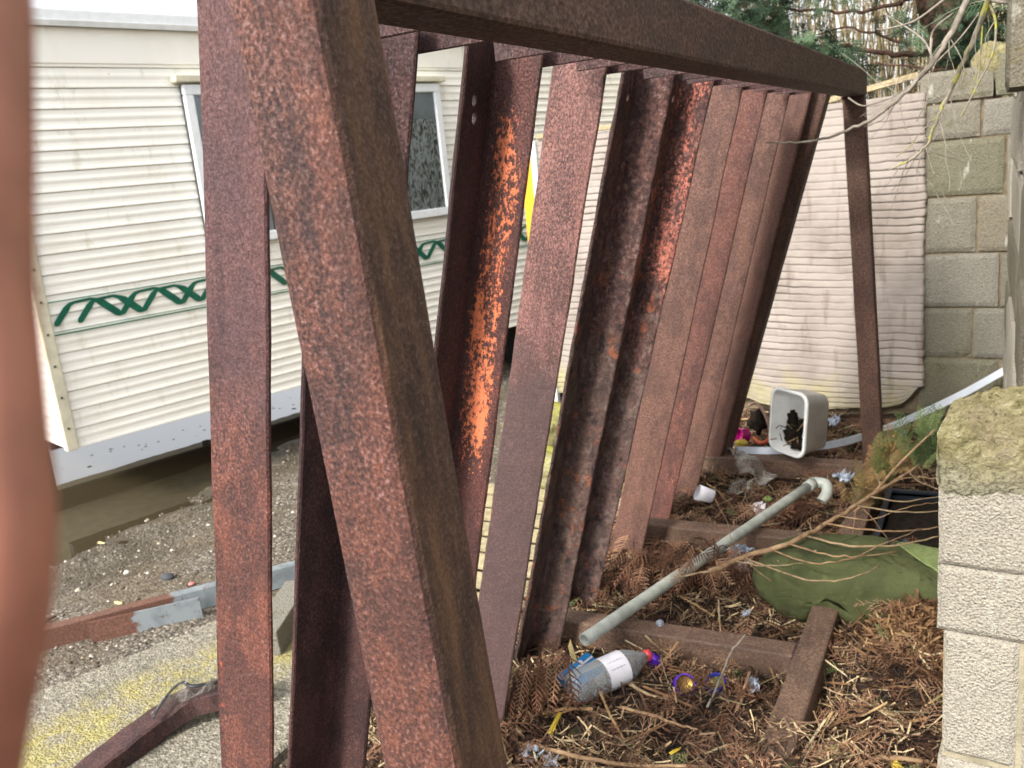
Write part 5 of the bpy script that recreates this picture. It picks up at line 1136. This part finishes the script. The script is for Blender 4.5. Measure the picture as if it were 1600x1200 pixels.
for k, p in enumerate(P):
    t = (P[min(k+1, len(P)-1)]-P[max(k-1, 0)]).normalized(); sd_ = t.cross(Vector((0, 0, 1))).normalized(); u_ = sd_.cross(t)
    for a, b in sec: V.append(p+sd_*(a*.95+.004*noise.noise(Vector((k*.5, a*9, 0))))+u_*(b*.62+.006*noise.noise(Vector((k*.4, 3, b*9)))))
    if k:
        for j in range(10): q = 10*k; Fc.append((q-10+j, q-10+(j+1) % 10, q+(j+1) % 10, q+j))
Fc += [tuple(range(10)), tuple(range(len(V)-10, len(V)))]
mesh('channel_body', V, Fc, M['rust_dark'], BC)
crumple('torn_film', [(-2.4160, 1.7020, -0.1300), (-2.3830, 1.7950, -0.0600), (-2.2590, 1.8760, -0.0600), (-2.2490, 1.8330, -0.0800)], M['film'], 'torn black and clear film snagged on the bent channel', 'plastic film', .05, 18)
tag(tubeo('black_strap', [(-2.3700, 1.6730, -0.1100), (-2.3720, 1.7480, -0.0700), (-2.3520, 1.7960, -0.0500), (-2.3000, 1.7900, -0.0500), (-2.2460, 1.8490, -0.0600)], .006, M['black'], sides=6, flat=.4), 'thin black strap curling over the bent channel', 'strap')
KB = plank('concrete_lintel', (-2.4100, 2.2330, -0.1700), (-2.5410, 2.5970, -0.1400), .11, .12, M['block_grey'], 'grey concrete lintel end lying between the first two slats', 'lintel')
tag(lump('dark_stone', (-3.4580, 2.6790, -0.2350), (.035, .028, .022), M['stone'], amp=.3, fr=6, res=2), 'small dark grey stone on the gravel', 'stone')
tag(lump('pink_scrap', (-3.2890, 2.6680, -0.2400), (.018, .014, .006), M['pink'], amp=.4, fr=6, res=2), 'small pink scrap lying on the gravel near the channel', 'scrap')
for px, la in (((-4.2340, 2.9100, -0.2450), 'small white chip at the puddle edge'), ((-3.4820, 2.4130, -0.2400), 'pale stick chip on the gravel above the channel')):
    tag(lump('pale_chip', px, (.03, .008, .006), M['wood_pale'], amp=.3, res=2), la, 'chip')
tag(tubeo('gravel_twig', [(-3.6530, 2.1320, -0.2350), (-3.6520, 2.1700, -0.2300), (-3.6600, 2.2190, -0.2350)], .006, M['bark_red'], sides=6), 'short dark twig on the gravel left of the channel', 'twig')
# pallet, stones and boards glimpsed between the slats
PT = thing('wooden_pallet', 'pale wooden pallet lying in sunlight behind the slats', 'pallet', (-1.95, 3.3, -.25))
for k in range(8):
    y = 2.72+k*.155; plank('board', (-2.45, y+.05, -.125), (-1.45, y-.07, -.095), .10, .022, M['timber_pallet'], parent=PT)
for x in (-2.4, -1.95, -1.5): plank('bearer', (x, 2.66, -.185), (x, 3.9, -.175), .09, .09, M['timber_pallet'], parent=PT)
for px, r, la in (((-2.15, 4.25, -.15), (.22, .16, .12), 'mossy stone block directly behind the pallet'), ((-2.5, 4.9, -.12), (.26, .2, .16), 'larger moss covered stone near the render wall end'), ((-1.75, 4.3, -.05), (.16, .14, .13), 'mossy stone at the foot of the bank behind the far slats')):
    tag(lump('mossy_stone', px, r, M['mossy_stone'], amp=.28, fr=5, res=4), la, 'stone')
# yellow board standing by the caravan
yb = thing('yellow_board', 'upright yellow board with a white stripe standing beside the caravan', 'board', (-2.7820, 5.3000, -0.4000))
a, b, c_, d_ = Vector((-2.6870, 5.3000, 1.6020)), Vector((-2.5780, 5.3000, 1.5910)), Vector((-2.5600, 5.3000, 1.5900)), Vector((-2.5460, 5.3000, 1.5880))
zt = a.z
mesh('panel', *box_vf(a.x, b.x, 5.30, 5.33, -.25, zt), M['yellow'], yb); mesh('white_stripe', *box_vf(b.x+.0005, c_.x, 5.298, 5.332, -.25, zt), M['upvc'], yb); mesh('dark_edge', *box_vf(c_.x+.0005, d_.x, 5.296, 5.334, -.25, zt), M['black'], yb)

# ------------------------------------------------------------------ finger right in front of the lens
PF = thing('finger', 'blurred finger held right in front of the lens along the left edge', 'finger', (-0.1306, 0.0746, 1.4776))
pts = [(-0.1400, 0.1010, 1.5722), (-0.1367, 0.0947, 1.5508), (-0.1337, 0.0888, 1.5318), (-0.1321, 0.0836, 1.5136), (-0.1316, 0.0785, 1.4938), (-0.1296, 0.0742, 1.4739), (-0.1279, 0.0706, 1.4576), (-0.1287, 0.0664, 1.4433), (-0.1322, 0.0606, 1.4251), (-0.1365, 0.0549, 1.4040), (-0.1403, 0.0494, 1.3785)]
P = smooth_path(pts, 5)
V, Fc = tube_vf(P, lambda t: .0094*(1 if t > .12 else max(.05, math.sin(t/.12*1.57))**.6), 20)
mesh('finger_skin', V, Fc, M['skin'], PF, smooth=True)
v, f = tube_vf([P[2]+Vector((.0, -.004, .0)), P[4]+Vector((0, -.0085, 0)), P[7]+Vector((0, -.0085, 0))], .0045, 12); mesh('nail', v, f, M['nail'], PF, smooth=True)
